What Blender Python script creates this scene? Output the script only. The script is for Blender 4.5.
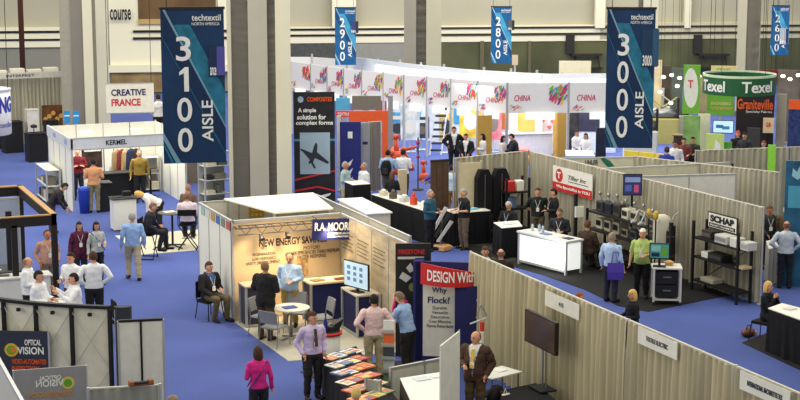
import bpy, bmesh, math, random
from mathutils import Vector, Matrix
import numpy as np
random.seed(7)
S = bpy.context.scene
for o in list(bpy.data.objects): bpy.data.objects.remove(o)
C = S.collection
PI = math.pi
# ---------------------------------------------------------------- camera
F = 1600.0; HC = 9.3; TH = math.atan(274/1600.0); PS = math.radians(23)
cd = bpy.data.cameras.new('camera'); cam = bpy.data.objects.new('camera', cd); C.objects.link(cam)
cam.location = (0, 0, HC); cam.rotation_euler = (PI/2-TH, 0, -PS)
cd.sensor_width = 36; cd.lens = F/800*36; cd.clip_end = 400; cd.clip_start = .5
S.camera = cam
# ---------------------------------------------------------------- light
def lin(v):
    v /= 255.0
    return v/12.92 if v <= .04045 else ((v+.055)/1.055)**2.4
def rgb(r, g, b): return (lin(r), lin(g), lin(b), 1)
w = bpy.data.worlds.new('hall_light'); S.world = w; w.use_nodes = True
w.node_tree.nodes['Background'].inputs[0].default_value = rgb(244, 240, 224)
w.node_tree.nodes['Background'].inputs[1].default_value = .66
def area(name, x, y, z, sx, sy, e, col=(1, .95, .86), rx=0, ry=0, rz=0):
    l = bpy.data.lights.new(name, 'AREA'); l.shape = 'RECTANGLE'; l.size = sx; l.size_y = sy; l.energy = e; l.color = col
    o = bpy.data.objects.new(name, l); C.objects.link(o); o.location = (x, y, z); o.rotation_euler = (rx, ry, rz); return o
area('ceiling_and_fill_lights', 12, 50, 14, 18, 30, 3900)
area('ceiling_and_fill_lights', 40, 62, 14, 30, 24, 6000)
area('ceiling_and_fill_lights', 12, 24, 14, 12, 10, 520)
area('ceiling_and_fill_lights', 26, 34, 14, 12, 10, 420)
area('wall_washers', 22, 76, 13, 60, 3, 3200, rx=math.radians(50))
area('ceiling_and_fill_lights', -16, 44, 11, 10, 40, 3000, ry=math.radians(-55))  # unseen side bank, added to brighten the left-facing booth walls
S.view_settings.view_transform = 'Standard'; S.view_settings.look = 'None'; S.view_settings.gamma = 1
S.view_settings.use_curve_mapping = False; S.view_settings.exposure = 0.22
# ---------------------------------------------------------------- placing
def ray(px, py):
    u = (px-400)/F; v = (200-py)/F
    f = Vector((math.sin(PS)*math.cos(TH), math.cos(PS)*math.cos(TH), -math.sin(TH)))
    r = Vector((math.cos(PS), -math.sin(PS), 0))
    up = Vector((math.sin(PS)*math.sin(TH), math.cos(PS)*math.sin(TH), math.cos(TH)))
    return f+u*r+v*up
def G(px, py, z=0):
    d = ray(px, py); t = (z-HC)/d.z; return (d.x*t, d.y*t)
def face(p): return -math.atan2(p[0], p[1])
class Fr:                                   # an upright plane: origin on the floor, local X along it, local -Y its front
    def __init__(s, p, rz): s.p = Vector((p[0], p[1], 0)); s.rz = rz
    @classmethod
    def two(c, a, b): return c(a, math.atan2(b[1]-a[1], b[0]-a[0]))
    @classmethod
    def far(c, px, py, D, turn=0):          # faces the camera at distance D
        d = ray(px, py); p = (d.x*D, d.y*D); return c(p, face(p)+turn)
    def __call__(s, px, py, off=0):
        ux = Vector((math.cos(s.rz), math.sin(s.rz), 0)); n = Vector((math.sin(s.rz), -math.cos(s.rz), 0))
        d = ray(px, py); o = Vector((0, 0, HC)); t = ((s.p+n*off)-o).dot(n)/d.dot(n); q = o+d*t
        return ((q-s.p).dot(ux), q.z)
# ---------------------------------------------------------------- materials
MT = {}
def mat(name, col, rough=.6, metal=0, var=.06, scale=6, emit=0, bump=0, kind='noise', alpha=1, stretch=(1, 1, 1), spec=.3):
    if name in MT: return MT[name]
    m = bpy.data.materials.new(name); m.use_nodes = True; nt = m.node_tree; b = nt.nodes['Principled BSDF']
    b.inputs['Roughness'].default_value = rough; b.inputs['Metallic'].default_value = metal
    b.inputs['Specular IOR Level'].default_value = spec
    c = rgb(*col); tc = nt.nodes.new('ShaderNodeTexCoord'); mp = nt.nodes.new('ShaderNodeMapping'); mp.inputs['Scale'].default_value = stretch
    nz = nt.nodes.new('ShaderNodeTexNoise'); nz.inputs['Scale'].default_value = scale; nz.inputs['Detail'].default_value = 4
    cr = nt.nodes.new('ShaderNodeValToRGB'); e = cr.color_ramp.elements
    e[0].position = .3; e[1].position = .7
    e[0].color = tuple(max(0, x*(1-var)) for x in c[:3])+(1,); e[1].color = tuple(min(1, x*(1+var)) for x in c[:3])+(1,)
    L = nt.links.new
    L(tc.outputs['Object'], mp.inputs['Vector']); L(mp.outputs['Vector'], nz.inputs['Vector']); L(nz.outputs['Fac'], cr.inputs['Fac']); L(cr.outputs['Color'], b.inputs['Base Color'])
    if bump:
        bp = nt.nodes.new('ShaderNodeBump'); bp.inputs['Strength'].default_value = bump; bp.inputs['Distance'].default_value = .02
        n2 = nt.nodes.new('ShaderNodeTexNoise'); n2.inputs['Scale'].default_value = scale*12; L(mp.outputs['Vector'], n2.inputs['Vector'])
        L(n2.outputs['Fac'], bp.inputs['Height']); L(bp.outputs['Normal'], b.inputs['Normal'])
    if emit: b.inputs['Emission Color'].default_value = c; b.inputs['Emission Strength'].default_value = emit
    if alpha < 1: b.inputs['Alpha'].default_value = alpha
    MT[name] = m; return m
def K(r, g, b, rough=.7, **k): return mat('c_%d_%d_%d_%d%s' % (r, g, b, rough*100, ''.join('%s%s' % i for i in sorted(k.items()))), (r, g, b), rough, **k)
WHITE = K(226, 226, 218, .5, var=.02); BLACK = K(22, 22, 24, .6); DARK = K(42, 40, 40, .7)
STEEL = mat('brushed_steel', (150, 152, 152), .35, .8); ALU = mat('aluminium', (190, 192, 190), .4, .5); NAVY = K(28, 36, 84, .6)
DRAPE = mat('drape_cloth', (170, 165, 146), .9, var=.2, scale=1.6, stretch=(4, 4, .25)); DRAPE2 = mat('drape_cloth_warm', (184, 174, 142), .9, var=.22, scale=1.2, stretch=(4, 4, .2))
CREAM = K(232, 226, 205, .6, var=.03); PANEL = mat('white_wall_panel', (232, 231, 218), .6, var=.03, scale=1.5)
BLACKCLOTH = mat('black_cloth', (20, 20, 23), .95, var=.2); RED = K(190, 40, 38); ORANGE = K(226, 92, 36); GREEN = K(96, 170, 62); WOOD = mat('wood_brown', (110, 74, 46), .6, var=.2, scale=4, stretch=(1, 6, 1))
LOGO = K(240, 240, 235, .5); GREYT = K(70, 72, 80)
# ---------------------------------------------------------------- mesh helpers
class MB:
    def __init__(s): s.v = []; s.f = []; s.m = []; s.cur = 0
    def add(s, vs, fs):
        n = len(s.v); s.v += [tuple(v) for v in vs]
        for f in fs: s.f.append([n+i for i in f]); s.m.append(s.cur)
        return s
    def box(s, x0, y0, z0, x1, y1, z1, b=0):
        if x1 < x0: x0, x1 = x1, x0
        if y1 < y0: y0, y1 = y1, y0
        if z1 < z0: z0, z1 = z1, z0
        if b:                               # bevelled vertical edges and top
            b = min(b, (x1-x0)*.45, (y1-y0)*.45, (z1-z0)*.45)
            def ring(z, k): return [(x0+k+b, y0+k, z), (x1-k-b, y0+k, z), (x1-k, y0+k+b, z), (x1-k, y1-k-b, z), (x1-k-b, y1-k, z), (x0+k+b, y1-k, z), (x0+k, y1-k-b, z), (x0+k, y0+k+b, z)]
            return s.loft([ring(z0, 0), ring(z1-b, 0), ring(z1, b*.5)])
        return s.add([(x0, y0, z0), (x1, y0, z0), (x1, y1, z0), (x0, y1, z0), (x0, y0, z1), (x1, y0, z1), (x1, y1, z1), (x0, y1, z1)],
                     [(3, 2, 1, 0), (4, 5, 6, 7), (0, 1, 5, 4), (1, 2, 6, 5), (2, 3, 7, 6), (3, 0, 4, 7)])
    def loft(s, rings, cap=True):
        n = len(rings[0]); vs = [p for r in rings for p in r]; fs = []
        for i in range(len(rings)-1):
            for j in range(n): k = (j+1) % n; fs.append((i*n+j, i*n+k, (i+1)*n+k, (i+1)*n+j))
        if cap: fs.append(tuple(range(n-1, -1, -1))); fs.append(tuple((len(rings)-1)*n+j for j in range(n)))
        return s.add(vs, fs)
    def tube(s, a, b, r0, r1=None, n=8):
        r1 = r0 if r1 is None else r1; a = Vector(a); b = Vector(b); d = (b-a)
        if d.length < 1e-6: return s
        d.normalize(); u = d.orthogonal().normalized(); v = d.cross(u)
        R = lambda p, r: [p+(u*math.cos(t)+v*math.sin(t))*r for t in [2*PI*i/n for i in range(n)]]
        return s.loft([R(a, r0), R(b, r1)])
    def path(s, pts, r, n=6):
        for a, b in zip(pts, pts[1:]): s.tube(a, b, r, n=n)
        return s
    def lathe(s, prof, x=0, y=0, n=20, sx=1, sy=1):
        return s.loft([[(x+r*sx*math.cos(2*PI*i/n), y+r*sy*math.sin(2*PI*i/n), z) for i in range(n)] for r, z in prof])
    def ell(s, c, r, nu=12, nv=8, M=None):
        rings = []
        for j in range(nv+1):
            t = -PI/2+PI*j/nv; t = max(-PI/2+.02, min(PI/2-.02, t))
            R = [Vector((r[0]*math.cos(t)*math.cos(2*PI*i/nu), r[1]*math.cos(t)*math.sin(2*PI*i/nu), r[2]*math.sin(t))) for i in range(nu)]
            if M: R = [M @ p for p in R]
            rings.append([p+Vector(c) for p in R])
        return s.loft(rings)
    def poly(s, pts, y0, y1):               # polygon given in (x, z), extruded from y0 to y1
        n = len(pts); A = [(p[0], y0, p[1]) for p in pts]; B = [(p[0], y1, p[1]) for p in pts]
        return s.loft([A, B])
    def slab(s, pts, z0, z1): return s.loft([[(p[0], p[1], z0) for p in pts], [(p[0], p[1], z1) for p in pts]])
    def mesh(s, name, mats):
        me = bpy.data.meshes.new(name); me.from_pydata(s.v, [], s.f); me.validate()
        for m in (mats if isinstance(mats, (list, tuple)) else [mats]): me.materials.append(m)
        if len(s.m) == len(me.polygons):
            me.polygons.foreach_set('material_index', s.m)
        bm = bmesh.new(); bm.from_mesh(me); bmesh.ops.recalc_face_normals(bm, faces=bm.faces); bm.to_mesh(me); bm.free()
        return me
    def build(s, name, mats, parent=None, smooth=False):
        me = s.mesh(name, mats)
        if smooth: me.polygons.foreach_set('use_smooth', [len(p.vertices) < 5 for p in me.polygons])
        o = bpy.data.objects.new(name, me); C.objects.link(o); o.parent = parent; return o
def thing(name, label, cat, p=(0, 0), rz=0, group=None, z=0):
    o = bpy.data.objects.new(name, None); C.objects.link(o); o.empty_display_size = .2
    o.location = (p[0], p[1], z); o.rotation_euler = (0, 0, rz); return tag(o, label, cat, group)
def tag(o, label, cat, group=None, kind=None):
    if label: o['label'] = label
    if cat: o['category'] = cat
    if group: o['group'] = group
    if kind: o['kind'] = kind
    return o
def lab(o, l): o['label'] = l; return o
def struct(name, mb, m, p=(0, 0), rz=0, parent=None, z=0):
    o = mb.build(name, m, parent)
    if parent is None: o['kind'] = 'structure'; o.location = (p[0], p[1], z); o.rotation_euler = (0, 0, rz)
    return o
def solo(name, mb, m, label, cat, p, rz=0, z=0, group=None, smooth=False):
    o = mb.build(name, m, None, smooth); o.location = (p[0], p[1], z); o.rotation_euler = (0, 0, rz); return tag(o, label, cat, group)
def copy_tree(o, parent=None):
    c = o.copy(); C.objects.link(c); c.parent = parent
    for ch in list(o.children): copy_tree(ch, c)
    return c
def text(s, x0, z0, x1, z1, y, m, parent, name='lettering', bold=.02, vert=False, shear=0, dep=.006):
    """lettering filling the box x0..x1, z0..z1 on the plane y of the parent, read from -Y"""
    cu = bpy.data.curves.new('t', 'FONT'); cu.body = s; cu.size = 1; cu.offset = bold; cu.extrude = .01; cu.shear = shear; cu.resolution_u = 4; cu.space_line = .85
    to = bpy.data.objects.new('t', cu); C.objects.link(to)
    dg = bpy.context.evaluated_depsgraph_get(); me = bpy.data.meshes.new_from_object(to.evaluated_get(dg)); bpy.data.objects.remove(to); bpy.data.curves.remove(cu)
    n = len(me.vertices); a = np.zeros(n*3); me.vertices.foreach_get('co', a); a = a.reshape(-1, 3)
    lo = a.min(0); hi = a.max(0); q = (a-lo)/np.maximum(hi-lo, 1e-6); out = np.zeros_like(a)
    if vert: out[:, 0] = x1-(x1-x0)*q[:, 1]; out[:, 2] = z0+(z1-z0)*q[:, 0]
    else: out[:, 0] = x0+(x1-x0)*q[:, 0]; out[:, 2] = z0+(z1-z0)*q[:, 1]
    out[:, 1] = y-dep*q[:, 2]
    me.vertices.foreach_set('co', out.ravel()); me.materials.clear(); me.materials.append(m); me.update()
    o = bpy.data.objects.new(name, me); C.objects.link(o); o.parent = parent; return o
def at(o, x, y, z, rz=None, rx=None):
    o.location = (x, y, z)
    if rz is not None: o.rotation_euler[2] = rz
    if rx is not None: o.rotation_euler[0] = rx
    return o
A0 = 0.0            # booths run along world X; their side walls along world Y
# ---------------------------------------------------------------- people
SK = {'l': K(214, 160, 130, .6), 'm': K(188, 128, 98, .6), 't': K(150, 98, 70, .6), 'd': K(96, 62, 46, .6)}
EYE = K(30, 24, 22, .4); LIP = K(160, 84, 76, .6)
ARM = {'down': ((.25, .03, 1.14), (.27, -.05, .89)), 'pocket': ((.265, .09, 1.15), (.21, -.06, .95)), 'hold': ((.25, .0, 1.15), (.12, -.23, 1.14)),
       'cross': ((.26, -.04, 1.17), (-.04, -.2, 1.19)), 'hip': ((.345, .08, 1.18), (.2, -.02, 1.03)), 'reach': ((.25, -.2, 1.2), (.18, -.42, 1.1)),
       'chin': ((.19, -.18, 1.16), (.06, -.2, 1.4)), 'lap': ((.25, -.06, 1.15), (.12, -.28, 1.0)), 'back': ((.3, .1, 1.17), (.1, .18, .98)), 'up': ((.3, -.15, 1.2), (.25, -.35, 1.38))}
def person(label, p, h=0, ht=1.75, arms='down', top=(230, 230, 228), low=(40, 38, 42), hair=(60, 42, 30), style='short', skin='l', lean=0, seat=None, jacket=None, tie=None,
           badge=True, belly=0, sleeve='long', shoe=(28, 24, 22), look=0, nod=0, vox=.02, z=0, legs='stand', group=None, female=False, strap=None):
    s = ht/1.75; pr = []                    # (a, ra, b, rb, region)
    mb = MB(); dz = 0
    fz = 0
    if seat is not None: dz = seat+.10-.95; fz = max(0, seat-.47)
    la = math.radians(lean); piv = Vector((0, 0, .95+dz)); RL = Matrix.Rotation(la, 4, 'X')
    def T(q): return piv+RL @ (Vector(q)+Vector((0, 0, dz))-piv)
    def seg(a, ra, b, rb, reg, n=10):
        a = Vector(a); b = Vector(b); mb.tube(a, b, ra, rb, n); mb.ell(a, (ra,)*3, 10, 6); mb.ell(b, (rb,)*3, 10, 6); pr.append((a, ra, b, rb, reg))
    sw = .88 if female else 1.0
    prof = [(.84, .13, .09), (.90, .165*(1.04 if female else 1), .115), (.98, .165, .12+belly*.5), (1.07, .15*sw+belly*.4, .112+belly), (1.2, .162*sw+belly*.3, .118+belly*.6), (1.32, .178*sw, .125), (1.41, .168*sw, .105), (1.46, .11, .08), (1.5, .055, .055)]
    mb.loft([[T((rx*math.cos(2*PI*i/16), ry*math.sin(2*PI*i/16)-(belly*.5 if .95 < zz < 1.25 else 0), zz)) for i in range(16)] for zz, rx, ry in prof])
    for zz, rx, ry in prof[2:7]: pr.append((T((-rx*.5, 0, zz)), ry, T((rx*.5, 0, zz)), ry, 'torso'))
    for zz, rx, ry in prof[:2]: pr.append((T((-rx*.5, 0, zz)), ry, T((rx*.5, 0, zz)), ry, 'pelvis'))
    pr.append((T((-.1, 0, 1.45)), .05, T((.1, 0, 1.45)), .05, 'torso'))
    seg(T((0, .005, 1.44)), .055, T((0, -.005, 1.56)), .05, 'head')
    hc = T((0, -.015, 1.635)); RH = RL @ Matrix.Rotation(math.radians(look), 4, 'Z') @ Matrix.Rotation(math.radians(nod), 4, 'X')
    mb.ell(hc, (.074, .093, .115), 14, 10, RH.to_3x3()); pr.append((hc, .09, hc+Vector((0, 0, .001)), .09, 'head'))
    mb.ell(hc+(RH @ Vector((0, -.03, -.05))), (.052, .06, .06), 10, 8, RH.to_3x3())
    hands = []
    arms2 = arms if isinstance(arms, tuple) else (arms, arms)
    for sgn, an in ((-1, arms2[0]), (1, arms2[1])):
        e, wr = ARM[an]; sh = T((sgn*.185*sw, 0, 1.405)); el = T((sgn*e[0]*(.93 if female else 1), e[1], e[2])); wq = T((sgn*wr[0], wr[1], wr[2]))
        seg(sh, .056*sw, el, .042*sw, 'arm'); seg(el, .042*sw, wq, .029, 'fore')
        d = (wq-el).normalized(); hq = wq+d*.085; mb.tube(wq, hq, .026, .034, 8); mb.ell(wq+d*.06, (.034, .034, .04), 8, 6); pr.append((wq+d*.02, .033, hq, .035, 'hand')); hands.append((wq, d, sgn))
    if seat is None:
        for sgn in (-1, 1):
            st = {'stand': (0, 0), 'walk': (-.16*sgn, .12*sgn), 'wide': (0, 0)}[legs]
            wx = .05 if legs == 'wide' else 0
            hp = (sgn*.09, 0, .9); kn = (sgn*(.1+wx), -.015+st[0]*.7, .5); ak = (sgn*(.105+wx*2), .02+st[0]+max(0, st[1]*.6), .095+max(0, st[1])*.2)
            seg(hp, .092, kn, .062, 'thigh'); seg(kn, .06, ak, .042, 'calf'); seg((ak[0], ak[1]+.02, ak[2]-.045), .042, (ak[0]+sgn*.025, ak[1]-.16, .042), .036, 'foot')
    else:
        zs = seat+.09
        for sgn in (-1, 1):
            kn = (sgn*.13, -.43, zs); ak = (sgn*.12, -.38-.06*sgn, fz+.1)
            seg((sgn*.09, 0, zs), .092, kn, .064, 'thigh'); seg(kn, .06, ak, .042, 'calf'); seg((ak[0], ak[1]+.02, ak[2]-.05), .042, (ak[0]+sgn*.02, ak[1]-.17, fz+.042), .036, 'foot')
    me0 = mb.mesh('body', SK[skin]); ob = bpy.data.objects.new('tmp', me0); C.objects.link(ob)
    md = ob.modifiers.new('r', 'REMESH'); md.mode = 'VOXEL'; md.voxel_size = vox
    dg = bpy.context.evaluated_depsgraph_get(); me = bpy.data.meshes.new_from_object(ob.evaluated_get(dg)); bpy.data.objects.remove(ob); bpy.data.meshes.remove(me0)
    bm = bmesh.new(); bm.from_mesh(me)
    for _ in range(3): bmesh.ops.smooth_vert(bm, verts=bm.verts, factor=.5, use_axis_x=True, use_axis_y=True, use_axis_z=True)
    bm.to_mesh(me); bm.free()
    nf = len(me.polygons); cen = np.zeros(nf*3); me.polygons.foreach_get('center', cen); cen = cen.reshape(-1, 3); nor = np.zeros(nf*3); me.polygons.foreach_get('normal', nor); nor = nor.reshape(-1, 3)
    best = np.full(nf, 1e9); reg = np.zeros(nf, int); names = ['torso', 'pelvis', 'head', 'arm', 'fore', 'hand', 'thigh', 'calf', 'foot']
    for a, ra, b, rb, rg in pr:
        a = np.array(a); b = np.array(b); ab = b-a; L = max((ab*ab).sum(), 1e-9); t = np.clip(((cen-a)@ab)/L, 0, 1); d = np.linalg.norm(cen-(a+t[:, None]*ab), axis=1)-(ra+(rb-ra)*t)
        k = d < best; best[k] = d[k]; reg[k] = names.index(rg)
    vn = np.zeros(len(me.vertices)*3); me.vertices.foreach_get('normal', vn) if hasattr(me.vertices[0], 'normal') else None; vn = vn.reshape(-1, 3)
    vc = np.zeros(len(me.vertices)*3); me.vertices.foreach_get('co', vc); vc = vc.reshape(-1, 3)
    faces = [tuple(p.vertices) for p in me.polygons]
    iRL = np.array((Matrix.Translation(piv) @ RL.inverted() @ Matrix.Translation(-piv)).to_4x4())
    loc = (np.c_[cen, np.ones(nf)]@iRL.T)[:, :3]; loc[:, 2] -= dz; ln = nor@np.array(RL.inverted().to_3x3()).T
    # final body mesh: remeshed skin + fingers, nose, ears, eyes, mouth
    B = MB(); B.v = [tuple(v) for v in vc]; B.f = [list(f) for f in faces]; B.m = [0]*nf
    for wq, d, sgn in hands:
        # palm frame: thumb side toward the front of the body
        th = (Vector((0, -1, 0))-d*Vector((0, -1, 0)).dot(d))
        if th.length < .3: th = Vector((-sgn, 0, .4))-d*Vector((-sgn, 0, .4)).dot(d)
        th.normalize(); pn = d.cross(th)*(-sgn); base = wq+d*.075
        for i, L in enumerate((.062, .072, .066, .05)):
            q0 = base+th*(.024-.017*i); q1 = q0+d*L*.55+pn*.008; q2 = q1+d*L*.4+pn*.03
            B.tube(q0, q1, .0095, .009, 6); B.tube(q1, q2, .009, .007, 6)
        q0 = wq+d*.03+th*.02; q1 = q0+d*.03+th*.028; q2 = q1+d*.03+th*.006; B.tube(q0, q1, .012, .0105, 6); B.tube(q1, q2, .0105, .008, 6)
    H = lambda x, y, z_: hc+(RH @ Vector((x, y, z_)))
    B.tube(H(0, -.088, .012), H(0, -.112, -.022), .009, .015, 6); B.ell(H(.076, .005, -.01), (.012, .02, .03), 8, 6); B.ell(H(-.076, .005, -.01), (.012, .02, .03), 8, 6)
    B.cur = 1
    for q in (-.03, .03): B.ell(H(q, -.084, .004), (.013, .009, .007), 8, 6); B.tube(H(q-.014, -.09, .022), H(q+.014, -.09, .024), .004, n=5)
    B.cur = 2; B.ell(H(0, -.087, -.052), (.022, .008, .006), 8, 6)
    o = B.build('person', [SK[skin], EYE, LIP], None, True); o.location = (p[0], p[1], z); o.rotation_euler = (0, 0, face(p)+math.radians(h)); o.scale = (s*(1.04 if female else 1.1), s*(1.04 if female else 1.1), s)
    tag(o, label, 'person', group)
    from mathutils.noise import noise as WN
    SD = Vector((p[0], p[1], ht))
    def cloth(name, mask, off, m):
        idx = np.nonzero(mask)[0]
        if not len(idx): return None
        used = {}; V = []; Fs = []
        for i in idx:
            f = []
            for v in faces[i]:
                if v not in used: used[v] = len(V); V.append(tuple(vc[v]+vn[v]*(off+.013*WN(Vector(vc[v])*9+SD)+.008*WN(Vector(vc[v])*22+SD))))
                f.append(used[v])
            Fs.append(f)
        q = bpy.data.meshes.new(name); q.from_pydata(V, [], Fs); q.materials.append(m); q.polygons.foreach_set('use_smooth', [True]*len(Fs))
        c = bpy.data.objects.new(name, q); C.objects.link(c); c.parent = o; return c
    R = lambda *n: np.isin(reg, [names.index(i) for i in n])
    tr = R('torso', 'arm') | (R('fore') if sleeve == 'long' else np.zeros(nf, bool)); tr &= loc[:, 2] < 1.5
    cloth('blouse' if female else 'shirt', tr, .016, K(*top, .85, var=.05))
    cloth('trousers', R('pelvis', 'thigh', 'calf'), .018, K(*low, .85, var=.08)); cloth('shoes', R('foot'), .009, K(*shoe, .5))
    if jacket:
        fr = (ln[:, 1] < -.1) & (np.abs(loc[:, 0]) < np.clip((loc[:, 2]-1.0)*.19, .012, .1)) & R('torso', 'pelvis')
        cloth('jacket', (R('torso', 'arm', 'fore', 'pelvis') | (R('thigh') & (cen[:, 2] > .78) & (seat is None))) & (loc[:, 2] < 1.48) & ~fr, .034, K(*jacket, .85, var=.06))
    P_ = lambda x, y, z_: T((x, y, z_))
    fy = -.125-belly
    if tie:
        t = MB(); t.loft([[P_(-.02, -.15, 1.44), P_(.02, -.15, 1.44), P_(.015, -.09, 1.44), P_(-.015, -.09, 1.44)], [P_(-.035, fy-.055, 1.1), P_(.035, fy-.055, 1.1), P_(.035, fy, 1.1), P_(-.035, fy, 1.1)]]); t.build('necktie', K(*tie), o)
    if badge:
        t = MB(); a = P_(-.045, fy-.04, 1.2); b = P_(.045, fy-.01, 1.1)
        t.loft([[P_(-.04, fy-.045, 1.2), P_(.04, fy-.045, 1.2), P_(.04, fy-.035, 1.2), P_(-.04, fy-.035, 1.2)], [P_(-.04, fy-.05, 1.09), P_(.04, fy-.05, 1.09), P_(.04, fy-.04, 1.09), P_(-.04, fy-.04, 1.09)]])
        t.path([P_(0, fy-.04, 1.2), P_(.07, -.13, 1.42)], .005, 5).path([P_(0, fy-.04, 1.2), P_(-.07, -.13, 1.42)], .005, 5); t.build('name_badge', WHITE, o)
    if strap:
        t = MB(); t.path([P_(-.17, .04, 1.47), P_(0, .15, 1.25), P_(.2, .1, .95)], .012, 6).path([P_(-.17, -.03, 1.47), P_(0, -.16, 1.25), P_(.2, -.06, .95)], .012, 6); t.build('strap', K(*strap), o)
    # hair
    hm = MB(); n1, n2 = 18, 14; vs = []; fs = []
    for j in range(n2+1):
        t = -PI/2+PI*j/n2
        for i in range(n1):
            a = 2*PI*i/n1; x, y, z_ = math.cos(t)*math.cos(a), math.cos(t)*math.sin(a), math.sin(t)
            k = 1.11+.03*random.random(); X, Y, Z = x*.076*k, y*.095*k, z_*.117*k
            if style in ('long', 'bob') and z_ < .25 and y > -.5:
                f = (.25-z_)
                Z -= f*(.13 if style == 'long' else .055); X *= 1+f*.25; Y += f*.02
            vs.append((x, y, z_, H(X, Y+.006, Z+.006)))
    def keep(x, y, z_):
        if style == 'bald': return z_ < .35 and z_ > -.45 and y > -.05 and abs(x)+y > .45
        if style == 'short': return (z_ > .42 and y > -.95) or (z_ > -.42 and y > .12+(-.25 if z_ > 0 else 0))
        if style == 'thin': return (z_ > .62 and y > -.4) or (z_ > -.45 and y > .1)
        return (z_ > .45) or (y > -.28) and z_ > -1.1
    for j in range(n2):
        for i in range(n1):
            q = [j*n1+i, j*n1+(i+1) % n1, (j+1)*n1+(i+1) % n1, (j+1)*n1+i]; m_ = [sum(vs[k][c] for k in q)/4 for c in range(3)]
            if keep(*m_): fs.append(q)
    hm.add([v[3] for v in vs], fs); hm.build('hair', K(*hair, .8, var=.2, scale=30), o, True)
    return o
# ================================================================ the hall
def prect(fr, x0, y0, x1, y1, off=0):
    a = fr(x0, (y0+y1)/2, off); b = fr(x1, (y0+y1)/2, off); t = fr((x0+x1)/2, y0, off); d = fr((x0+x1)/2, y1, off); return a[0], d[1], b[0], t[1]
def pbox(mb, fr, x0, y0, x1, y1, off=0, th=.03, z0=None, b=0):
    a = prect(fr, x0, y0, x1, y1, off); return mb.box(a[0], -off, a[1] if z0 is None else z0, a[2], -off+th, a[3], b)
def ppoly(mb, fr, pts, off=0, th=.02):
    return mb.poly([fr(*p, off) for p in pts], -off, -off+th)
CARPET = mat('blue_carpet', (72, 88, 152), .95, var=.18, scale=.3, bump=.3)
struct('floor', MB().box(-40, -5, -.2, 120, 130, 0), CARPET)
WA = G(0, 32, 3.5); WB = G(800, 26, 3.5); W = Fr.two(WA, WB)
WALLC = mat('wall_paint', (170, 166, 146), .8, var=.04, scale=.3); WALLB = mat('band_paint', (224, 220, 196), .8, var=.03, scale=.3)
GLASSD = mat('dark_glass', (84, 86, 56), .25, var=.35, scale=.35, spec=.6); GREYW = mat('wall_grey_lower', (132, 132, 122), .8, var=.05, scale=.3)
struct('wall_back', MB().box(-40, .3, 0, 90, .8, 13), WALLC, W.p, W.rz)
def wallpiece(name, px0, y0, px1, y1, m, off=0, th=.3, z0=None): m_ = MB(); pbox(m_, W, px0, y0, px1, y1, off, th, z0); return struct(name, m_, m, W.p, W.rz)
wallpiece('trim_1', -160, 28, 75, 48, WALLB, .15, .45)
wallpiece('wall_left', -160, 48, 62, 130, GREYW, 0, .3, 0)
wallpiece('trim_2', -160, 31.5, 60, 33.8, BLACK, .2, .05); wallpiece('trim_3', -160, 39.6, 60, 41.6, BLACK, .2, .05)
wallpiece('wall_centre', 108, -80, 232, 68, WALLB, .1, .4)
wallpiece('wall_lower', 108, 44, 232, 130, GREYW, .0, .3, 0)
wallpiece('window_1', 138, -6, 216, 22, mat('warm_dark_glass', (98, 76, 52), .2, var=.35, scale=.5), .15, .05)
wallpiece('trim_4', 133, 30, 232, 32.2, BLACK, .2, .1); wallpiece('trim_5', 133, 37, 232, 39.2, BLACK, .2, .1)
wallpiece('window_2', 112, 72, 222, 112, mat('lit_gallery_glass', (150, 128, 88), .3, var=.4, scale=.8), .2, .1)
wallpiece('trim_6', 108, 65, 232, 72, WALLB, .4, .4); wallpiece('trim_7', 138, 19, 216, 24, K(176, 150, 96), .25, .2)
wallpiece('trim_8', 285, 26, 620, 42, WALLB, .15, .45)
for n, (a, b) in enumerate(((28.3, 30.3), (34.2, 36.2))): wallpiece('trim_%d' % (9+n), 285, a, 404, b, K(34, 26, 26), .2, .1)
for n, (a, b) in enumerate(((25.6, 27.6), (32, 34.2))): wallpiece('trim_%d' % (11+n), 436, a, 900, b, K(52, 48, 40), .2, .1)
wallpiece('trim_13', 600, 22, 980, 38, K(190, 186, 160), .15, .45)
wallpiece('window_3', 285, 43, 352, 58, K(78, 80, 78, .3, var=.2), .1, .1); wallpiece('wall_mid', 352, 42, 404, 75, K(140, 140, 134), .1, .2)
wallpiece('window_4', 436, 41, 640, 84, GLASSD, .1, .1); wallpiece('window_5', 640, 38, 980, 110, GLASSD, .1, .1)
for n, (a, b) in enumerate(((332, 356), (596, 606), (686, 692))): wallpiece('trim_%d' % (14+n), a, -60, b, 28, WALLB, .3, .3)
for n, (a, b) in enumerate(((480, 484), (528, 531), (572, 575))): wallpiece('trim_%d' % (17+n), a, 41, b, 84, K(96, 92, 70), .2, .1)
wallpiece('trim_20', 108, 92, 232, 95, K(60, 52, 44), .3, .2)
o = thing('wall_sign', 'black lettering on the pale back wall left of the 3100 banner', 'wall sign', W.p, W.rz)
a = prect(W, 110, 9, 131, 20, .32); text('course', a[0], a[1], a[2], a[3], -.42, BLACK, o)
def column(px, py, strips, label):
    p = G(px, py); fr = Fr(p, face(p)); t = thing('column', label, 'column', p, fr.rz)
    x0 = min(s[0] for s in strips); x1 = max(s[1] for s in strips); a = fr(x0, 100)[0]; b = fr(x1, 100)[0]
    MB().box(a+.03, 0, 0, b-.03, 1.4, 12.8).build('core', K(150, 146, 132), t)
    for u, v, c, dp in strips:  # strip colours hold both the panels' own tones and corner shading
        u = fr(u, 100)[0]; v = fr(v, 100)[0]; MB().box(u, -dp, 0, v, .3, 12.8).build('shaded_cladding', K(*c, .7, var=.04, scale=1), t)
    MB().box(a-.05, -.25, 0, b+.05, 1.45, .25).build('plinth', K(110, 106, 98), t); return t
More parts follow.
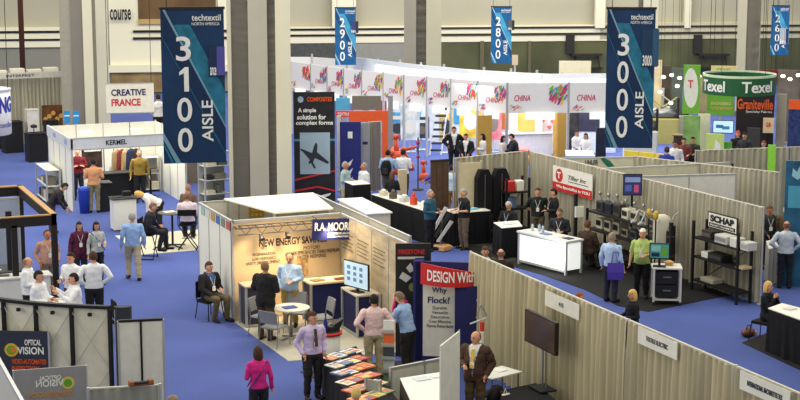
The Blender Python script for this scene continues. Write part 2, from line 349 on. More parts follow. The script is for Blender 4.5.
column(259, 213, [(228, 232, (186, 182, 160), .1), (232.5, 249, (128, 124, 114), 0), (249, 268, (166, 162, 146), .12), (268, 276, (104, 102, 94), 0), (276, 291, (204, 200, 176), .12)], 'wide fluted column between the 3100 banner and the jet poster')
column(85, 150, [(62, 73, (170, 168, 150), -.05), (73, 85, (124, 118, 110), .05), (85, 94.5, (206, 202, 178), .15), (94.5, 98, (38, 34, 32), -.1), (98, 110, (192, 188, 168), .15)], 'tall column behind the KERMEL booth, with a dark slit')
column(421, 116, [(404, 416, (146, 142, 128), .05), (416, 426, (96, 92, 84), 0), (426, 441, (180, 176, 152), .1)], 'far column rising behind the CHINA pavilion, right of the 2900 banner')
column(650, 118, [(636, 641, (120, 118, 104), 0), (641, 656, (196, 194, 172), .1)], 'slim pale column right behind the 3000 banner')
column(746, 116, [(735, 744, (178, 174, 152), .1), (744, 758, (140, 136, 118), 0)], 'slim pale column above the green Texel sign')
p = G(25, 122); fr = Fr(p, face(p)); solo('standpipe', MB().lathe([(.13, 0), (.13, 12.8)], n=10), K(78, 44, 30), 'dark brown vertical pipe on the back wall at the far left', 'pipe', p, smooth=True)
p = G(72, 140); t = thing('steel_mast', 'thin dark steel mast standing in front of the left column', 'mast', p)
MB().lathe([(.09, 0), (.09, 12)], n=8).build('pole', K(74, 72, 66), t); fr = Fr(p, face(p))
m_ = MB(); [pbox(m_, fr, *q, .12, .2) for q in ((68, 2, 75, 4), (69, 10, 71, 20), (73, 8, 76, 19), (71, 88, 76, 94))]; m_.build('bracket', DARK, t)
# ---------------------------------------------------------------- booth carpets
def rug(pts, m, label, h=.012): return solo('booth_carpet', MB().slab(pts, 0, h), m, label, 'carpet', (0, 0))
rug([(10.7, 47.4), (10.7, 44.3), (14.6, 44.3), (14.6, 47.4)], K(206, 200, 178, .95, bump=.2), 'cream booth carpet under the high table and folding chairs')
rug([(10.85, 35.9), (10.9, 31.85), (13.6, 31.6), (13.6, 35.9)], K(178, 174, 160, .95, bump=.2), 'light grey carpet of the RA MOORE booth')
BC = K(30, 29, 30, .95, bump=.2)
rug([G(497, 262), G(545, 276), G(585, 290), G(618, 306), G(648, 312), G(765, 288), (23.2, 43), (19.6, 43)], BC, 'black carpet of the booths with the shelves and the glowing counter')
rug([G(742, 343), G(812, 376), (25.6, 26), (26.0, 33), G(796, 322)], BC, 'black carpet under the black counter at the right edge', .014)
rug([G(480, 246), G(515, 262), (22.2, 42.9), (18.6, 42.9)], K(64, 62, 60, .95, bump=.2), 'dark grey carpet left of the glowing counter', .016)
rug([G(300, 372), G(398, 420), (13.55, 30.9), (12.2, 31.0)], K(52, 44, 40, .95, bump=.2), 'dark brown carpet under the magazine table')
# ---------------------------------------------------------------- aisle banners
def apoly(t, fr, pts, m, name, off=.012): mb = MB(); mb.poly(pts, -off, -off+.008); return mb.build(name, m, t)
def banner(px0, py0, px1, py1, D, num, label, blues, sub, turn=0):
    fr = Fr.far((px0+px1)/2, 200, D, turn); x0, z0, x1, z1 = prect(fr, px0, py0, px1, py1); w_ = x1-x0; h_ = z1-z0
    t = thing('aisle_banner', label, 'aisle banner', fr.p, fr.rz, 'hanging aisle banners')
    t.location.z = z0; t.location = t.location
    # origin: move to the banner's own centre line
    ux = Vector((math.cos(fr.rz), math.sin(fr.rz), 0)); t.location = Vector((fr.p.x, fr.p.y, z0))+ux*((x0+x1)/2)
    X = lambda u: (u-.5)*w_
    Zf = lambda v: v*h_
    MB().box(X(0), 0, 0, X(1), .03, h_).build('panel', blues[0], t)
    for pts, k, nm in (([(.16, .90), (.46, .90), (1, .47), (1, .24)], 1, 'stripe'), ([(0, .84), (0, .99), (.1, .99), (1, .22), (1, .06)], 2, 'stripe'), ([(.03, 1), (.07, 1), (1, .245), (1, .225)], 3, 'stripe'), ([(0, .83), (0, .85), (1, .06), (1, .045)], 1, 'stripe'), ([(0, .21), (0, .16), (.2, 0), (.28, 0)], 3, 'stripe'), ([(0, .145), (0, .12), (.13, 0), (.17, 0)], 1, 'stripe')):
        apoly(t, fr, [(X(a), Zf(b)) for a, b in pts], blues[k], nm, .004+.003*k)
    n = len(num); tops = .825; dh = (tops-.035)/n
    for i, ch in enumerate(num):
        zt = tops-dh*i; cw = .108 if ch != '1' else .055; cx = .35
        if ch == '1': z0_ = Zf(zt-dh*.8); z1_ = Zf(zt); xa = X(cx-.075); xb = X(cx+.0); xc = X(cx+.075); MB().poly([(xb, z0_), (xc, z0_), (xc, z1_), (xb+.2*(xc-xb), z1_), (xa, z1_-.2*(z1_-z0_)), (xa, z1_-.34*(z1_-z0_)), (xb, z1_-.24*(z1_-z0_))], -.02, -.014).build('digit', LOGO, t)
        else: text(ch, X(cx-cw*1.1), Zf(zt-dh*.80), X(cx+cw*1.1), Zf(zt), -.014, LOGO, t, 'digit', .012)
    text('AISLE', X(.62), Zf(.14), X(.80), Zf(.41), -.014, LOGO, t, 'lettering', .015, vert=True)
    text('techtextil', X(.49), Zf(.925), X(.95), Zf(.965), -.014, LOGO, t, 'lettering', .01); text('NORTH AMERICA', X(.49), Zf(.895), X(.93), Zf(.915), -.014, LOGO, t, 'lettering', 0)
    MB().box(X(0)-.02, -.015, h_-.01, X(1)+.02, .045, h_+.04).build('hanging_bar', DARK, t)
    m = MB(); 
    for q in (X(.1), X(.9)): m.tube((q, .015, h_), (q, .015, 13-z0), .008, n=5)
    m.build('cable', DARK, t)
    if sub:
        a = [(sub[i]-(px0 if i % 2 == 0 else py0))/((px1-px0) if i % 2 == 0 else (py1-py0)) for i in range(4)]
        m = MB(); m.box(X(a[0]), .03, Zf(1-a[3]), X(a[2]), .09, Zf(1-a[1])); 
        s = MB().box(X(a[0]), -.03, Zf(1-a[3]), X(a[2]), -.018, Zf(1-a[1])).build('side_sign', sub[4], t)
        text(sub[5], X(a[0])+.02*w_, Zf(1-a[3])+.02, X(a[2])-.12*w_, Zf(1-a[3])+.30*(a[3]-a[1])*h_, -.034, LOGO, s)
        MB().box(X(a[2])-.11*w_, -.036, Zf(1-a[3])+.02, X(a[2])+.02*w_, -.031, Zf(1-a[1])-.02).build('stripe', sub[6], s)
    return t
BL = [mat('banner_navy', (22, 54, 92), .5, var=.25, scale=1.2), mat('banner_teal', (36, 112, 140), .5, var=.35, scale=5), mat('banner_deep', (18, 44, 80), .5, var=.1), mat('banner_pale', (120, 160, 178), .5, var=.1)]
BR = [mat('banner_blue', (20, 92, 146), .5, var=.15, scale=2), mat('banner_sky', (64, 150, 190), .5, var=.25, scale=5), mat('banner_mid', (14, 70, 124), .5, var=.1), mat('banner_light', (150, 196, 216), .5, var=.1)]
banner(162, 9, 225, 163, 30, '3100', 'big dark blue hanging banner reading 3100, left of the wide column', BL, (209, 45, 224, 76, K(34, 50, 84), 'ance', K(86, 84, 160)), .04)
banner(606, 9, 654, 148, 34, '3000', 'dark blue hanging banner reading 3000 over the right hand booths', BL, (641, 28, 657, 66, K(34, 60, 90), '3000', K(50, 90, 120)), .04)
banner(335, 8, 356, 65, 74, '2900', 'bright blue hanging banner reading 2900 right of the wide column', BR, (351, 21, 358, 33, K(60, 70, 120), 'in', K(50, 50, 70)))
banner(491, 7, 511.5, 63, 76, '2800', 'bright blue hanging banner reading 2800 above the CHINA fascia', BR, (508, 20, 514, 30, K(90, 90, 90), 'in', K(50, 50, 50)))
banner(771, 6, 789, 55, 80, '2600', 'bright blue hanging banner reading 2600 at the upper right', BR, (780, 28, 788, 44, K(170, 180, 190), 'in', K(40, 50, 90)))
# ---------------------------------------------------------------- other hanging signs
def sign(name, fr, r, m, label, cat, off=0, th=.04, group=None, bar=False):
    x0, z0, x1, z1 = prect(fr, *r, off); ux = Vector((math.cos(fr.rz), math.sin(fr.rz), 0)); nn = Vector((math.sin(fr.rz), -math.cos(fr.rz), 0))
    t = thing(name, label, cat, (0, 0), fr.rz, group); t.location = fr.p+ux*((x0+x1)/2)+nn*off; t.location.z = z0
    w_ = x1-x0; h_ = z1-z0; MB().box(-w_/2, 0, 0, w_/2, th, h_).build('panel', m, t); t['w'] = w_; t['h'] = h_; return t
def stext(t, s, u0, v0, u1, v1, m, bold=.02, name='lettering', y=-.002, **k):
    """u, v run 0..1 over the sign, v from its foot"""
    w_, h_ = t['w'], t['h']; return text(s, (u0-.5)*w_, v0*h_, (u1-.5)*w_, v1*h_, y, m, t, name, bold, **k)
def sbox(t, u0, v0, u1, v1, m, name='field', y=-.004, th=.006):
    w_, h_ = t['w'], t['h']; return MB().box((u0-.5)*w_, y, v0*h_, (u1-.5)*w_, y+th, v1*h_).build(name, m, t)
def spoly(t, pts, m, name='field', y=-.004, th=.006):
    w_, h_ = t['w'], t['h']; return MB().poly([((u-.5)*w_, v*h_) for u, v in pts], y, y+th).build(name, m, t)
def sdisc(t, u, v, r, m, name='emblem', y=-.006, sx=1, n=20):
    w_, h_ = t['w'], t['h']; return MB().poly([((u-.5)*w_+r*sx*math.cos(2*PI*i/n), v*h_+r*math.sin(2*PI*i/n)) for i in range(n)], y, y+.006).build(name, m, t)
def hang(t, us, top=13):
    m = MB(); z0 = t.location.z
    for u in us: m.tube(((u-.5)*t['w'], .02, t['h']), ((u-.5)*t['w'], .02, top-z0), .01, n=5)
    m.build('cable', DARK, t)
t = sign('hanging_sign', Fr.far(130, 200, 52, .03), (106, 83, 154, 113), K(226, 222, 206), 'white hanging sign reading CREATIVE FRANCE', 'hanging sign'); hang(t, (.05, .95))
stext(t, 'CREATIVE', .11, .58, .83, .80, NAVY, .03); stext(t, 'FRANCE', .11, .24, .72, .48, K(190, 40, 60), .03)
m = MB(); m.box(-t['w']*.5, -.01, 0, t['w']*.5, .05, .02).box(-t['w']*.5, -.01, t['h']-.02, t['w']*.5, .05, t['h']); m.build('frame', ALU, t)
p = Fr.far(-8, 200, 44).p; t = thing('round_sign', 'white drum shaped hanging sign with blue letters at the left edge', 'hanging sign', p)
f8 = Fr(p, face(p)); za = f8(0, 134)[1]; zb = f8(0, 89)[1]; R8 = f8(11, 110)[0]
t.location.z = za; MB().lathe([(R8*.93, 0), (R8, .02), (R8, zb-za), (R8*.97, zb-za)], n=40).build('drum', K(224, 226, 236, .5), t, True); MB().lathe([(R8+.02, zb-za-.03), (R8+.02, zb-za+.02)], n=40).build('rim', K(190, 196, 210), t)
def bend(o, R, cx=0, ang=0):                 # wraps flat lettering round a vertical drum of radius R
    for v in o.data.vertices:
        a = (v.co.x-cx)/R; r = R-v.co.y; v.co.x = r*math.sin(a+ang); v.co.y = -r*math.cos(a+ang)
t.rotation_euler.z = f8.rz
bend(text('NG', 0, .5*(zb-za), R8*.86, .86*(zb-za), -.006, K(60, 66, 170), t, bold=.04, dep=.01), R8, 0, .5); bend(text('textiles', 0, .18*(zb-za), R8*.8, .3*(zb-za), -.006, K(110, 116, 180), t, bold=.01), R8, 0, .5)
m = MB(); [m.tube((q, 0, zb-za), (q, 0, 13-za), .01, n=5) for q in (-R8*.9, R8*.9)]; m.build('cable', DARK, t)
# ---------------------------------------------------------------- walls of panels and drapes
def panel_wall(a, b, h, label, m=None, cat='booth wall', n=None, group=None, name='panel_wall', rail=True, th=.04, z0=.0):
    L = math.hypot(b[0]-a[0], b[1]-a[1]); n = n or max(1, round(L/1.0)); t = thing(name, label, cat, a, math.atan2(b[1]-a[1], b[0]-a[0]), group)
    for i in range(n): MB().box(L*i/n+.02, -th/2, z0+.03, L*(i+1)/n-.02, th/2, h-.03).build('panel', m or PANEL, t)
    for i in range(n+1): MB().box(L*i/n-.02, -.03, 0, L*i/n+.02, .03, h).build('post', ALU, t)
    if rail:
        for q in (.0, h-.05): MB().box(0, -.028, q, L, .028, q+.05).build('rail', ALU, t)
    return t
def drape(a, b, h, label, m=None, amp=.05, group='drape walls', cat='drape wall', panel=3.0):
    L = math.hypot(b[0]-a[0], b[1]-a[1]); n = max(1, round(L/panel)); t = thing('drape_wall', label, cat, a, math.atan2(b[1]-a[1], b[0]-a[0]), None)
    for i in range(n):
        s0 = L*i/n+.03; s1 = L*(i+1)/n-.03; k = int((s1-s0)/.035)+2; vs = []; fs = []; zz = [0.03, h*.35, h*.7, h-.05, h-.0]; ph = random.random()*6; amps = [1.25, 1.15, 1, .55, .3]; wl = .16+.05*random.random()
        for j, z_ in enumerate(zz):
            for q in range(k):
                x = s0+(s1-s0)*q/(k-1); y = amp*amps[j]*(math.sin(x*2*PI/wl+ph+.5*math.sin(x*2.3+ph))+.5*math.sin(x*9+ph*2+j*.15)); vs.append((x, y-.005, z_))
        N = len(vs); vs += [(x, y+.01, z_) for x, y, z_ in vs]
        for j in range(len(zz)-1):
            for q in range(k-1): a0 = j*k+q; fs.append((a0, a0+1, a0+k+1, a0+k)); fs.append((N+a0, N+a0+k, N+a0+k+1, N+a0+1))
        for q in range(k-1): e = (len(zz)-1)*k+q; fs.append((e, e+1, N+e+1, N+e))
        mb = MB(); mb.add(vs, fs); mb.build('drape_panel', m or DRAPE, t, True)
    for i in range(n+1): MB().lathe([(.1, .0), (.1, .012), (.025, .014), (.025, h+.03)], x=L*i/n, n=8).build('pole', ALU, t)
    MB().box(0, -.02, h-.005, L, .02, h+.02).build('crossbar', K(206, 202, 186, .5), t); return t
def fascia(t, x0, x1, y, z0, z1, m=None, name='fascia', th=.04): return MB().box(x0, y-th/2, z0, x1, y+th/2, z1).build(name, m or PANEL, t)
# ================================================================ furniture builders
def counter(label, p, rz, w_, d, h, body, top, name='counter', cat='counter', frame=None, th=.04, over=.03, group=None, z=0, kick=True):
    t = thing(name, label, cat, p, rz, group, z)
    MB().box(-w_/2+.02, .02, .04 if kick else 0, w_/2-.02, d-.02, h-th).build('body', body, t)
    MB().box(-w_/2-over, -over, h-th, w_/2+over, d+over, h, .01).build('worktop', top, t)
    if frame:
        for x in (-w_/2, w_/2):
            for y in (0, d): MB().box(x-.025, y-.025, 0, x+.025, y+.025, h-th).build('post', frame, t)
        MB().box(-w_/2, -.01, .02, w_/2, .02, .07).build('rail', frame, t)
    return t
def clothtable(label, pts, h, cloth, top, group=None, name='draped_table'):
    cx = sum(p[0] for p in pts)/len(pts); cy = sum(p[1] for p in pts)/len(pts); t = thing(name, label, 'table', (cx, cy), 0, group)
    q = [(x-cx, y-cy) for x, y in pts]; N = 14; ring0 = []; ring1 = []
    for i in range(len(q)):
        a, b = q[i], q[(i+1) % len(q)]
        for k in range(N):
            u = k/N; x = a[0]+(b[0]-a[0])*u; y = a[1]+(b[1]-a[1])*u; L = math.hypot(x, y); f = .03*(1+math.sin(k*2.6+i))
            ring1.append((x, y, h-.02)); ring0.append((x+x/L*f, y+y/L*f, .02))
    MB().loft([ring0, ring1]).build('cloth', cloth, t); MB().slab(q, h-.02, h).build('tabletop', top, t); return t
def monitor(label, p, rz, w_, h_, z, m, text_=None, name='monitor', stand=0, lean=0, items=(), cat='screen'):
    t = thing(name, label, cat, p, rz, None, z); MB().box(-w_/2, 0, 0, w_/2, .05, h_, .01).build('bezel', BLACK, t)
    MB().box(-w_/2+.025, -.006, .03, w_/2-.025, .0, h_-.025).build('screen', m, t)
    for (u0, v0, u1, v1, mm) in items: MB().box((u0-.5)*w_, -.01, v0*h_, (u1-.5)*w_, -.005, v1*h_).build('image_patch', mm, t)
    if stand:
        MB().box(-.03, .03, -stand, .03, .07, .05).build('neck', BLACK, t); MB().box(-.16, -.06, -stand, .16, .14, -stand+.02).build('foot', BLACK, t)
    return t
def items(spec, z, group, name='brochure', cat='brochure'):
    """flat things lying on a surface: (x, y, w, d, rz, material, label)"""
    for x, y, w_, d, r, m, l in spec: 
        h = .012+.01*random.random(); solo(name, MB().box(-w_/2, -d/2, 0, w_/2, d/2, h), m, l, cat, (x, y), r, z+.003, group)
def grey_chair(label, p, rz, m=K(128, 130, 134, .6)):
    t = thing('meeting_chair', label, 'chair', p, rz, 'grey meeting chairs round the table')
    MB().box(-.23, -.22, .43, .23, .22, .47, .03).build('seat', m, t)
    k = MB(); R0 = []; 
    for z_, y in ((.56, .2), (.72, .235), (.86, .27)):
        R0.append([(-.22, y, z_), (-.1, y+.03, z_), (.1, y+.03, z_), (.22, y, z_), (.22, y+.025, z_), (.1, y+.055, z_), (-.1, y+.055, z_), (-.22, y+.025, z_)])
    k.loft(R0).build('backrest', m, t)
    for sx in (-1, 1):
        MB().path([(sx*.24, .27, .8), (sx*.24, .2, .45), (sx*.25, -.22, .44), (sx*.26, -.25, .01)], .012).build('leg', STEEL, t)
        MB().path([(sx*.24, .2, .45), (sx*.25, .27, .01)], .012).build('leg', STEEL, t)
    return t
def director_chair(label, p, rz, zs=.74):
    t = thing('director_chair', label, 'chair', p, rz, None)
    MB().box(-.25, -.2, zs-.02, .25, .2, zs, .005).build('seat', BLACKCLOTH, t); MB().box(-.27, .2, zs+.28, .27, .225, zs+.46, .005).build('backrest', BLACKCLOTH, t)
    for sy in (-.2, .21):
        MB().tube((-.26, sy, .02), (.26, sy, zs), .016).build('leg', BLACK, t); MB().tube((.26, sy, .02), (-.26, sy, zs), .016).build('leg', BLACK, t)
    for sx in (-.26, .26):
        MB().tube((sx, .21, zs), (sx, .21, zs+.47), .014).build('back_post', BLACK, t); MB().path([(sx, -.2, zs), (sx, -.2, zs+.2), (sx, .21, zs+.2)], .012).build('armrest', BLACK, t); MB().box(sx-.02, -.22, .0, sx+.02, .23, .03).build('runner', BLACK, t)
    MB().box(-.2, -.22, .28, .2, -.18, .3).build('footrest', BLACK, t); return t
def round_table(label, p, r, h, top, stem, name='round_table', base=.3):
    t = thing(name, label, 'table', p); MB().lathe([(r-.01, h-.03), (r, h-.02), (r, h-.005), (r-.01, h)], n=32).build('tabletop', top, t); MB().lathe([(.035, .05), (.03, h-.03)], n=10).build('stem', stem, t, True)
    for i in range(4):
        a = i*PI/2+.4; MB().path([(0, 0, .08), (base*math.cos(a), base*math.sin(a), .02)], .02).build('foot', stem, t)
    return t
def black_chair(label, p, rz, group=None, m=BLACKCLOTH):
    t = thing('conference_chair', label, 'chair', p, rz, group); MB().box(-.24, -.22, .42, .24, .22, .48, .03).build('seat', m, t); MB().box(-.22, .22, .5, .22, .27, .9, .02).build('backrest', m, t)
    for sx in (-1, 1):
        for sy in (-1, 1): MB().tube((sx*.2, sy*.2, .43), (sx*.24, sy*.25, .01), .013).build('leg', BLACK, t)
        MB().tube((sx*.21, .22, .45), (sx*.21, .25, .6), .012).build('back_post', BLACK, t)
    return t
# ================================================================ far left: drape booth, plinths
pB = Fr.two(G(8, 122, 1.05), G(64, 122, 1.05)); 
a_ = G(10, 148); b_ = (a_[0]+2.6, a_[1]+.1)
t = drape((10.6, 69.4), (13.6, 69.4), 3.0, 'tall beige drape booth behind the black plinths, left of the tall column', DRAPE); MB().box(-.2, -.5, 2.9, 3.2, -.4, 3.15).build('fascia', K(196, 196, 182), t); text('INTERPRET', .5, 2.97, 1.7, 3.08, -.505, GREYT, t)
for q in (-.15, 3.1): MB().box(q, -.5, 0, q+.06, -.44, 2.9).build('post', ALU, t)
fr = Fr((10.6, 69.2), 0); t = sign('wall_picture', fr, (42, 105, 65, 125), mat('bronze_picture', (104, 66, 34), .5, var=.7, scale=3), 'dark bronze picture panel on the far beige drape', 'picture')
for i in range(5): sdisc(t, .15+.17*i, .3+.3*((i*7) % 3)/2, .1, K(226, 168, 96), 'amber_disc')  # amber discs scattered over the picture
for i in range(4): solo('white_carton', MB().box(-.3, 0, 0, .3, .5, .16+.06*(i % 2), .02), K(228, 222, 206), ['white box on the top left of the far beige booth', 'second white box from the left on the far beige booth', 'third white box from the left on the far beige booth', 'rightmost white box on the far beige booth'][i], 'box', (11.0+i*.72, 69.6), 0, 3.03, 'boxes above the far booth')
for px, py, w_, h, m, l in ((15, 153, .75, 1.3, BLACK, 'black plinth nearest the left edge, under the round sign'), (39, 162, .75, 1.15, BLACK, 'black plinth in the aisle left of the KERMEL booth'), (34.5, 151, .5, 1.75, K(206, 204, 196), 'tall pale plinth behind the black plinth'), (53, 154, .5, 1.4, BLACK, 'black plinth just left of the KERMEL side wall'), (1, 149, .6, 1.3, DARK, 'dark plinth behind the one under the round sign')):
    p = G(px, py); t = thing('plinth', l, 'plinth', p, face(p)+.3); MB().box(-w_/2, 0, 0, w_/2, w_*.8, h-.04).build('body', m, t); MB().box(-w_/2-.02, -.02, h-.04, w_/2+.02, w_*.8+.02, h).build('top', m, t)
p = G(39, 162); p = (p[0]-.1, p[1]+.3); t = thing('desk_lamp', 'small dark lamp standing on the black plinth left of the KERMEL booth', 'lamp', p, 0, None, 1.15); MB().lathe([(.12, 0), (.02, .03), (.015, .2)], n=10).build('stand', BLACK, t); MB().lathe([(.12, .2), (.15, .28), (.05, .34)], n=10).build('shade', DARK, t)
for px, l in ((67, 'left of the two bright blue hanging panels behind the KERMEL booth'), (76, 'right of the two bright blue hanging panels behind the KERMEL booth')):
    t = sign('blue_panel', Fr.far(px, 200, 66), (px-3, 111, px+3.2, 123), K(40, 140, 200), l, 'panel'); sbox(t, .1, .55, .9, .65, LOGO, 'stripe'); m = MB().box(-.06, .04, -t.location.z, .06, .1, 0); m.build('stand', ALU, t)
# ================================================================ KERMEL booth
t = thing('kermel_booth', 'white shell booth with the KERMEL fascia', 'exhibition booth', (10.4, 52))
for i in range(4): MB().box(-.02, i+.03, 0, .02, i+.97, 2.4).build('side_panel', PANEL, t); MB().box(3.8, i+.03, 0, 3.84, i+.97, 2.4).build('side_panel', PANEL, t)
for i in range(4): MB().box(.96*i+.02, 3.96, 0, .96*(i+1)-.02, 4, 2.4).build('back_panel', PANEL, t)
for x in (0, 3.82):
    for y in (0, 1, 2, 3, 3.98): MB().box(x-.03, y-.03, 0, x+.03, y+.03, 2.44).build('post', ALU, t)
f = MB().box(-.03, -.03, 2.08, 3.87, .03, 2.44).build('fascia', K(206, 210, 214), t); text('KERMEL', 1.12, 2.17, 1.62+.2, 2.34, -.036, K(30, 34, 44), f)
MB().box(-.04, -.04, 2.05, 3.88, .04, 2.09).build('rail', ALU, t); MB().box(-.04, -.04, 2.42, 3.88, .04, 2.46).build('rail', ALU, t)
f = MB().box(-.06, 0, 2.08, -.02, 4, 2.44).build('side_fascia', K(200, 204, 208), t)
m = MB(); [m.box(-.065, q, 2.17, -.06, q+.45, 2.34) for q in (.5, 2.4)]; lab(m.build('name_plate', K(150, 160, 180), t), 'small blue grey name plates')
m = MB(); [m.box(q-.2, 2.0, 2.38, q+.2, 2.1, 2.42) for q in (.9, 2.7)]; m.build('lamp', mat('lamp_glow', (255, 246, 220), emit=3), t)
area('booth_lamp', 12.3, 53.6, 2.38, 3, 2.5, 70, (1, .95, .85))
fr = Fr((10.4, 55.9), 0); t = sign('photo_panel', fr, (82, 145, 102, 168), mat('dark_photo', (62, 44, 40), .5, var=.8, scale=3), 'dark photo panel on the back wall of the KERMEL booth', 'picture'); sbox(t, .12, .72, .95, .93, LOGO, 'caption_field'); stext(t, 'KERMEL PROTECTS', .15, .78, .9, .88, GREYT, y=-.008)
counter('black reception counter behind the orange shirted man', (12.35, 53.4), 0, 1.3, .55, 1.0, BLACK, DARK)
p = G(106, 212); counter('narrow black cabinet right of the man in the orange shirt', (p[0], p[1]), 0, .42, .5, .98, BLACK, K(60, 58, 56), 'cabinet', 'cabinet')
p = G(84.5, 213); t = thing('recycling_bin', 'blue recycling bin left of the man in the orange shirt', 'bin', p); MB().lathe([(.15, 0), (.19, .75), (.2, .78)], n=14).build('body', K(40, 66, 170), t, True); MB().lathe([(.2, .78), (.2, .84), (.1, .88)], n=14).build('lid', K(52, 84, 190), t)
# garment rail
t = thing('garment_rail', 'clothes rail with hanging jackets beside the man in the mustard shirt', 'clothes rail', (12.75, 54.3)); MB().path([(-.45, 0, 0), (-.45, 0, 1.75), (.45, 0, 1.75), (.45, 0, 0)], .02).build('frame', STEEL, t)
for x in (-.45, .45): MB().box(x-.02, -.25, 0, x+.02, .25, .04).build('foot', STEEL, t)
for i, (c, l) in enumerate((((140, 120, 90), 'tan jacket, leftmost on the clothes rail'), ((110, 44, 38), 'dark red jacket hanging on the clothes rail'), ((160, 140, 104), 'sand coloured jacket in the middle of the clothes rail'), ((34, 44, 76), 'navy coat on the clothes rail'), ((40, 40, 46), 'black coat, rightmost on the clothes rail'))):
    x = 12.42+i*.165; j = thing('jacket', l, 'jacket', (x, 54.3), .5, 'jackets on the clothes rail', .35); k = MB(); k.loft([[(a*rx, b*ry, z_) for a, b in ((-1, -.6), (-.5, -1), (.5, -1), (1, -.6), (1, .6), (.5, 1), (-.5, 1), (-1, .6))] for z_, rx, ry in ((.1, .17, .07), (.6, .16, .07), (1.05, .2, .08), (1.25, .19, .06), (1.33, .06, .04))]); k.build('body', K(*c, .9), j)
    for sx in (-1, 1): MB().tube((sx*.17, 0, 1.2), (sx*.23, 0, .6), .06, .045).build('sleeve', K(*c, .9), j)
    MB().path([(0, 0, 1.33), (0, 0, 1.42)], .006).build('hanger', STEEL, j)
# display cases
def showcase(label, p, rz, w_, d, h, n, body=K(196, 198, 194), seed=0, group='display racks by the KERMEL booth'):
    rr = random.Random(seed); t = thing('display_rack', label, 'display rack', p, rz, None)
    for x in (-w_/2, w_/2):
        for y in (0, d): MB().box(x-.025, y-.025, 0, x+.025, y+.025, h).build('post', ALU, t)
    for i in range(n+1):
        z_ = .1+(h-.12)*i/n; MB().box(-w_/2, 0, z_-.02, w_/2, d, z_).build('shelf', body, t)
    MB().box(-w_/2, d-.01, .1, w_/2, d, h).build('back_panel', K(176, 178, 176), t)
    cs = ((40, 40, 44), (120, 116, 104), (196, 188, 160), (92, 100, 90)); k = 0
    for i in range(n):
        z_ = .1+(h-.12)*i/n; x = -w_/2+.1
        while x < w_/2-.25:
            ww = .15+rr.random()*.25; hh = min(.1+rr.random()*.22, (h-.12)/n-.05); MB().box(x, .06, z_+.002, x+ww, d-.08, z_+hh, .02).build('sample_box', K(*cs[k % 4]), t); x += ww+.08; k += 1
    return t
showcase('low grey display rack with dark samples right of the KERMEL booth', (13.5, 55.0), 0, 1.2, .5, 1.25, 2, seed=2)
showcase('tall metal display rack beside the 3100 banner foot, left unit', (14.85, 50.4), .15, .9, .5, 2.0, 4, seed=3)
showcase('tall metal display rack against the wide column, right unit', (15.95, 49.9), .15, .7, .5, 2.0, 4, seed=4)
showcase('white shelf rack standing outside the left wall of the KERMEL booth', (9.84, 54.6), -PI/2, 1.9, .45, 1.2, 2, WHITE, 5)
p = G(151, 197); round_table('small high table right of the KERMEL booth', p, .26, 1.05, DARK, BLACK, 'bar_table', .22)
p = G(175, 190); t = thing('bar_stool', 'black bar stool right of the low grey display rack', 'stool', p); MB().lathe([(.17, .7), (.18, .76)], n=12).build('seat', BLACK, t); MB().lathe([(.02, .03), (.02, .7)], n=8).build('stem', BLACK, t); MB().lathe([(.2, 0), (.2, .02), (.03, .04)], n=14).build('base', BLACK, t)
# white counter and high table on the cream carpet
t = counter('white counter on the cream carpet behind the seated dark suit', (11.2, 48.1), 0, .75, .55, 1.02, WHITE, K(50, 50, 50))
items([(11.0, 48.35, .25, .2, .2, BLACK, 'black booklet on the white counter, left one'), (11.35, 48.3, .3, .22, -.3, K(60, 60, 64), 'dark booklet on the white counter, right one')], 1.02, 'booklets on the white counter', 'booklet', 'booklet')
solo('black_case', MB().box(-.13, -.1, 0, .13, .1, .16, .03), BLACK, 'small black case on the white counter of the cream carpet', 'case', (11.35, 48.52), 0, 1.02)
TP = G(172, 212, 1.05); round_table('high round table with a white paper between the two folding chairs', TP, .42, 1.05, K(84, 84, 84, .5), BLACK, 'bar_table', .45)
items([(TP[0]-.08, TP[1], .32, .24, .2, WHITE, 'white paper on the high round table')], 1.05, 'papers on the high table', 'paper', 'paper')
director_chair('tall black folding chair of the man in the pale shirt', G(187, 193, 1.66), face(G(187, 193, 1.66))+PI-.1); director_chair('tall black folding chair of the seated man in the dark suit', G(147, 202, 1.62), face(G(147, 202, 1.62))+math.radians(75), .7)
# ================================================================ left foreground
t = thing('black_pavilion', 'black timber frame with an oak edged top at the left edge', 'frame structure', (7.14, 38.2))
BW = K(34, 30, 28, .6)
MB().box(-9, -.06, 2.2, .06, .06, 2.44).build('beam', BW, t); MB().box(-.06, -.06, 2.2, .06, 4.7, 2.44).build('beam', BW, t); MB().box(-9, 4.58, 2.2, .06, 4.7, 2.44).build('beam', BW, t)
OAK = K(176, 138, 84, .6); m = MB().box(-9, 4.56, 2.44, .08, 4.72, 2.47).box(-.07, -.08, 2.44, .07, 4.7, 2.47).box(-9, -.08, 2.44, .08, .0, 2.47); lab(m.build('top_trim', OAK, t), 'oak coloured strip on top')
for x, y in ((0, 0), (-.95, 0), (0, 4.64), (-.75, 2.0), (-3.4, 0), (-2.2, 4.64)): MB().box(x-.07, y-.06, 0, x+.07, y+.06, 2.25).build('post', BW, t)
fr = Fr((7.1, 43.6), 0)
t = sign('poster_wall', fr, (-10, 160, 12, 228), K(196, 206, 214), 'white and blue poster wall under the round hanging sign', 'poster'); t.location.z = 0
sbox(t, 0, .04, 1, .48, K(72, 132, 196)); sbox(t, 0, .52, 1, .62, K(226, 230, 232), 'band'); sbox(t, .3, .72, .9, .78, K(60, 70, 90), 'caption'); sdisc(t, .7, .4, .16, LOGO, y=-.01); stext(t, 'NOVA', .1, .18, .8, .3, LOGO, y=-.01)
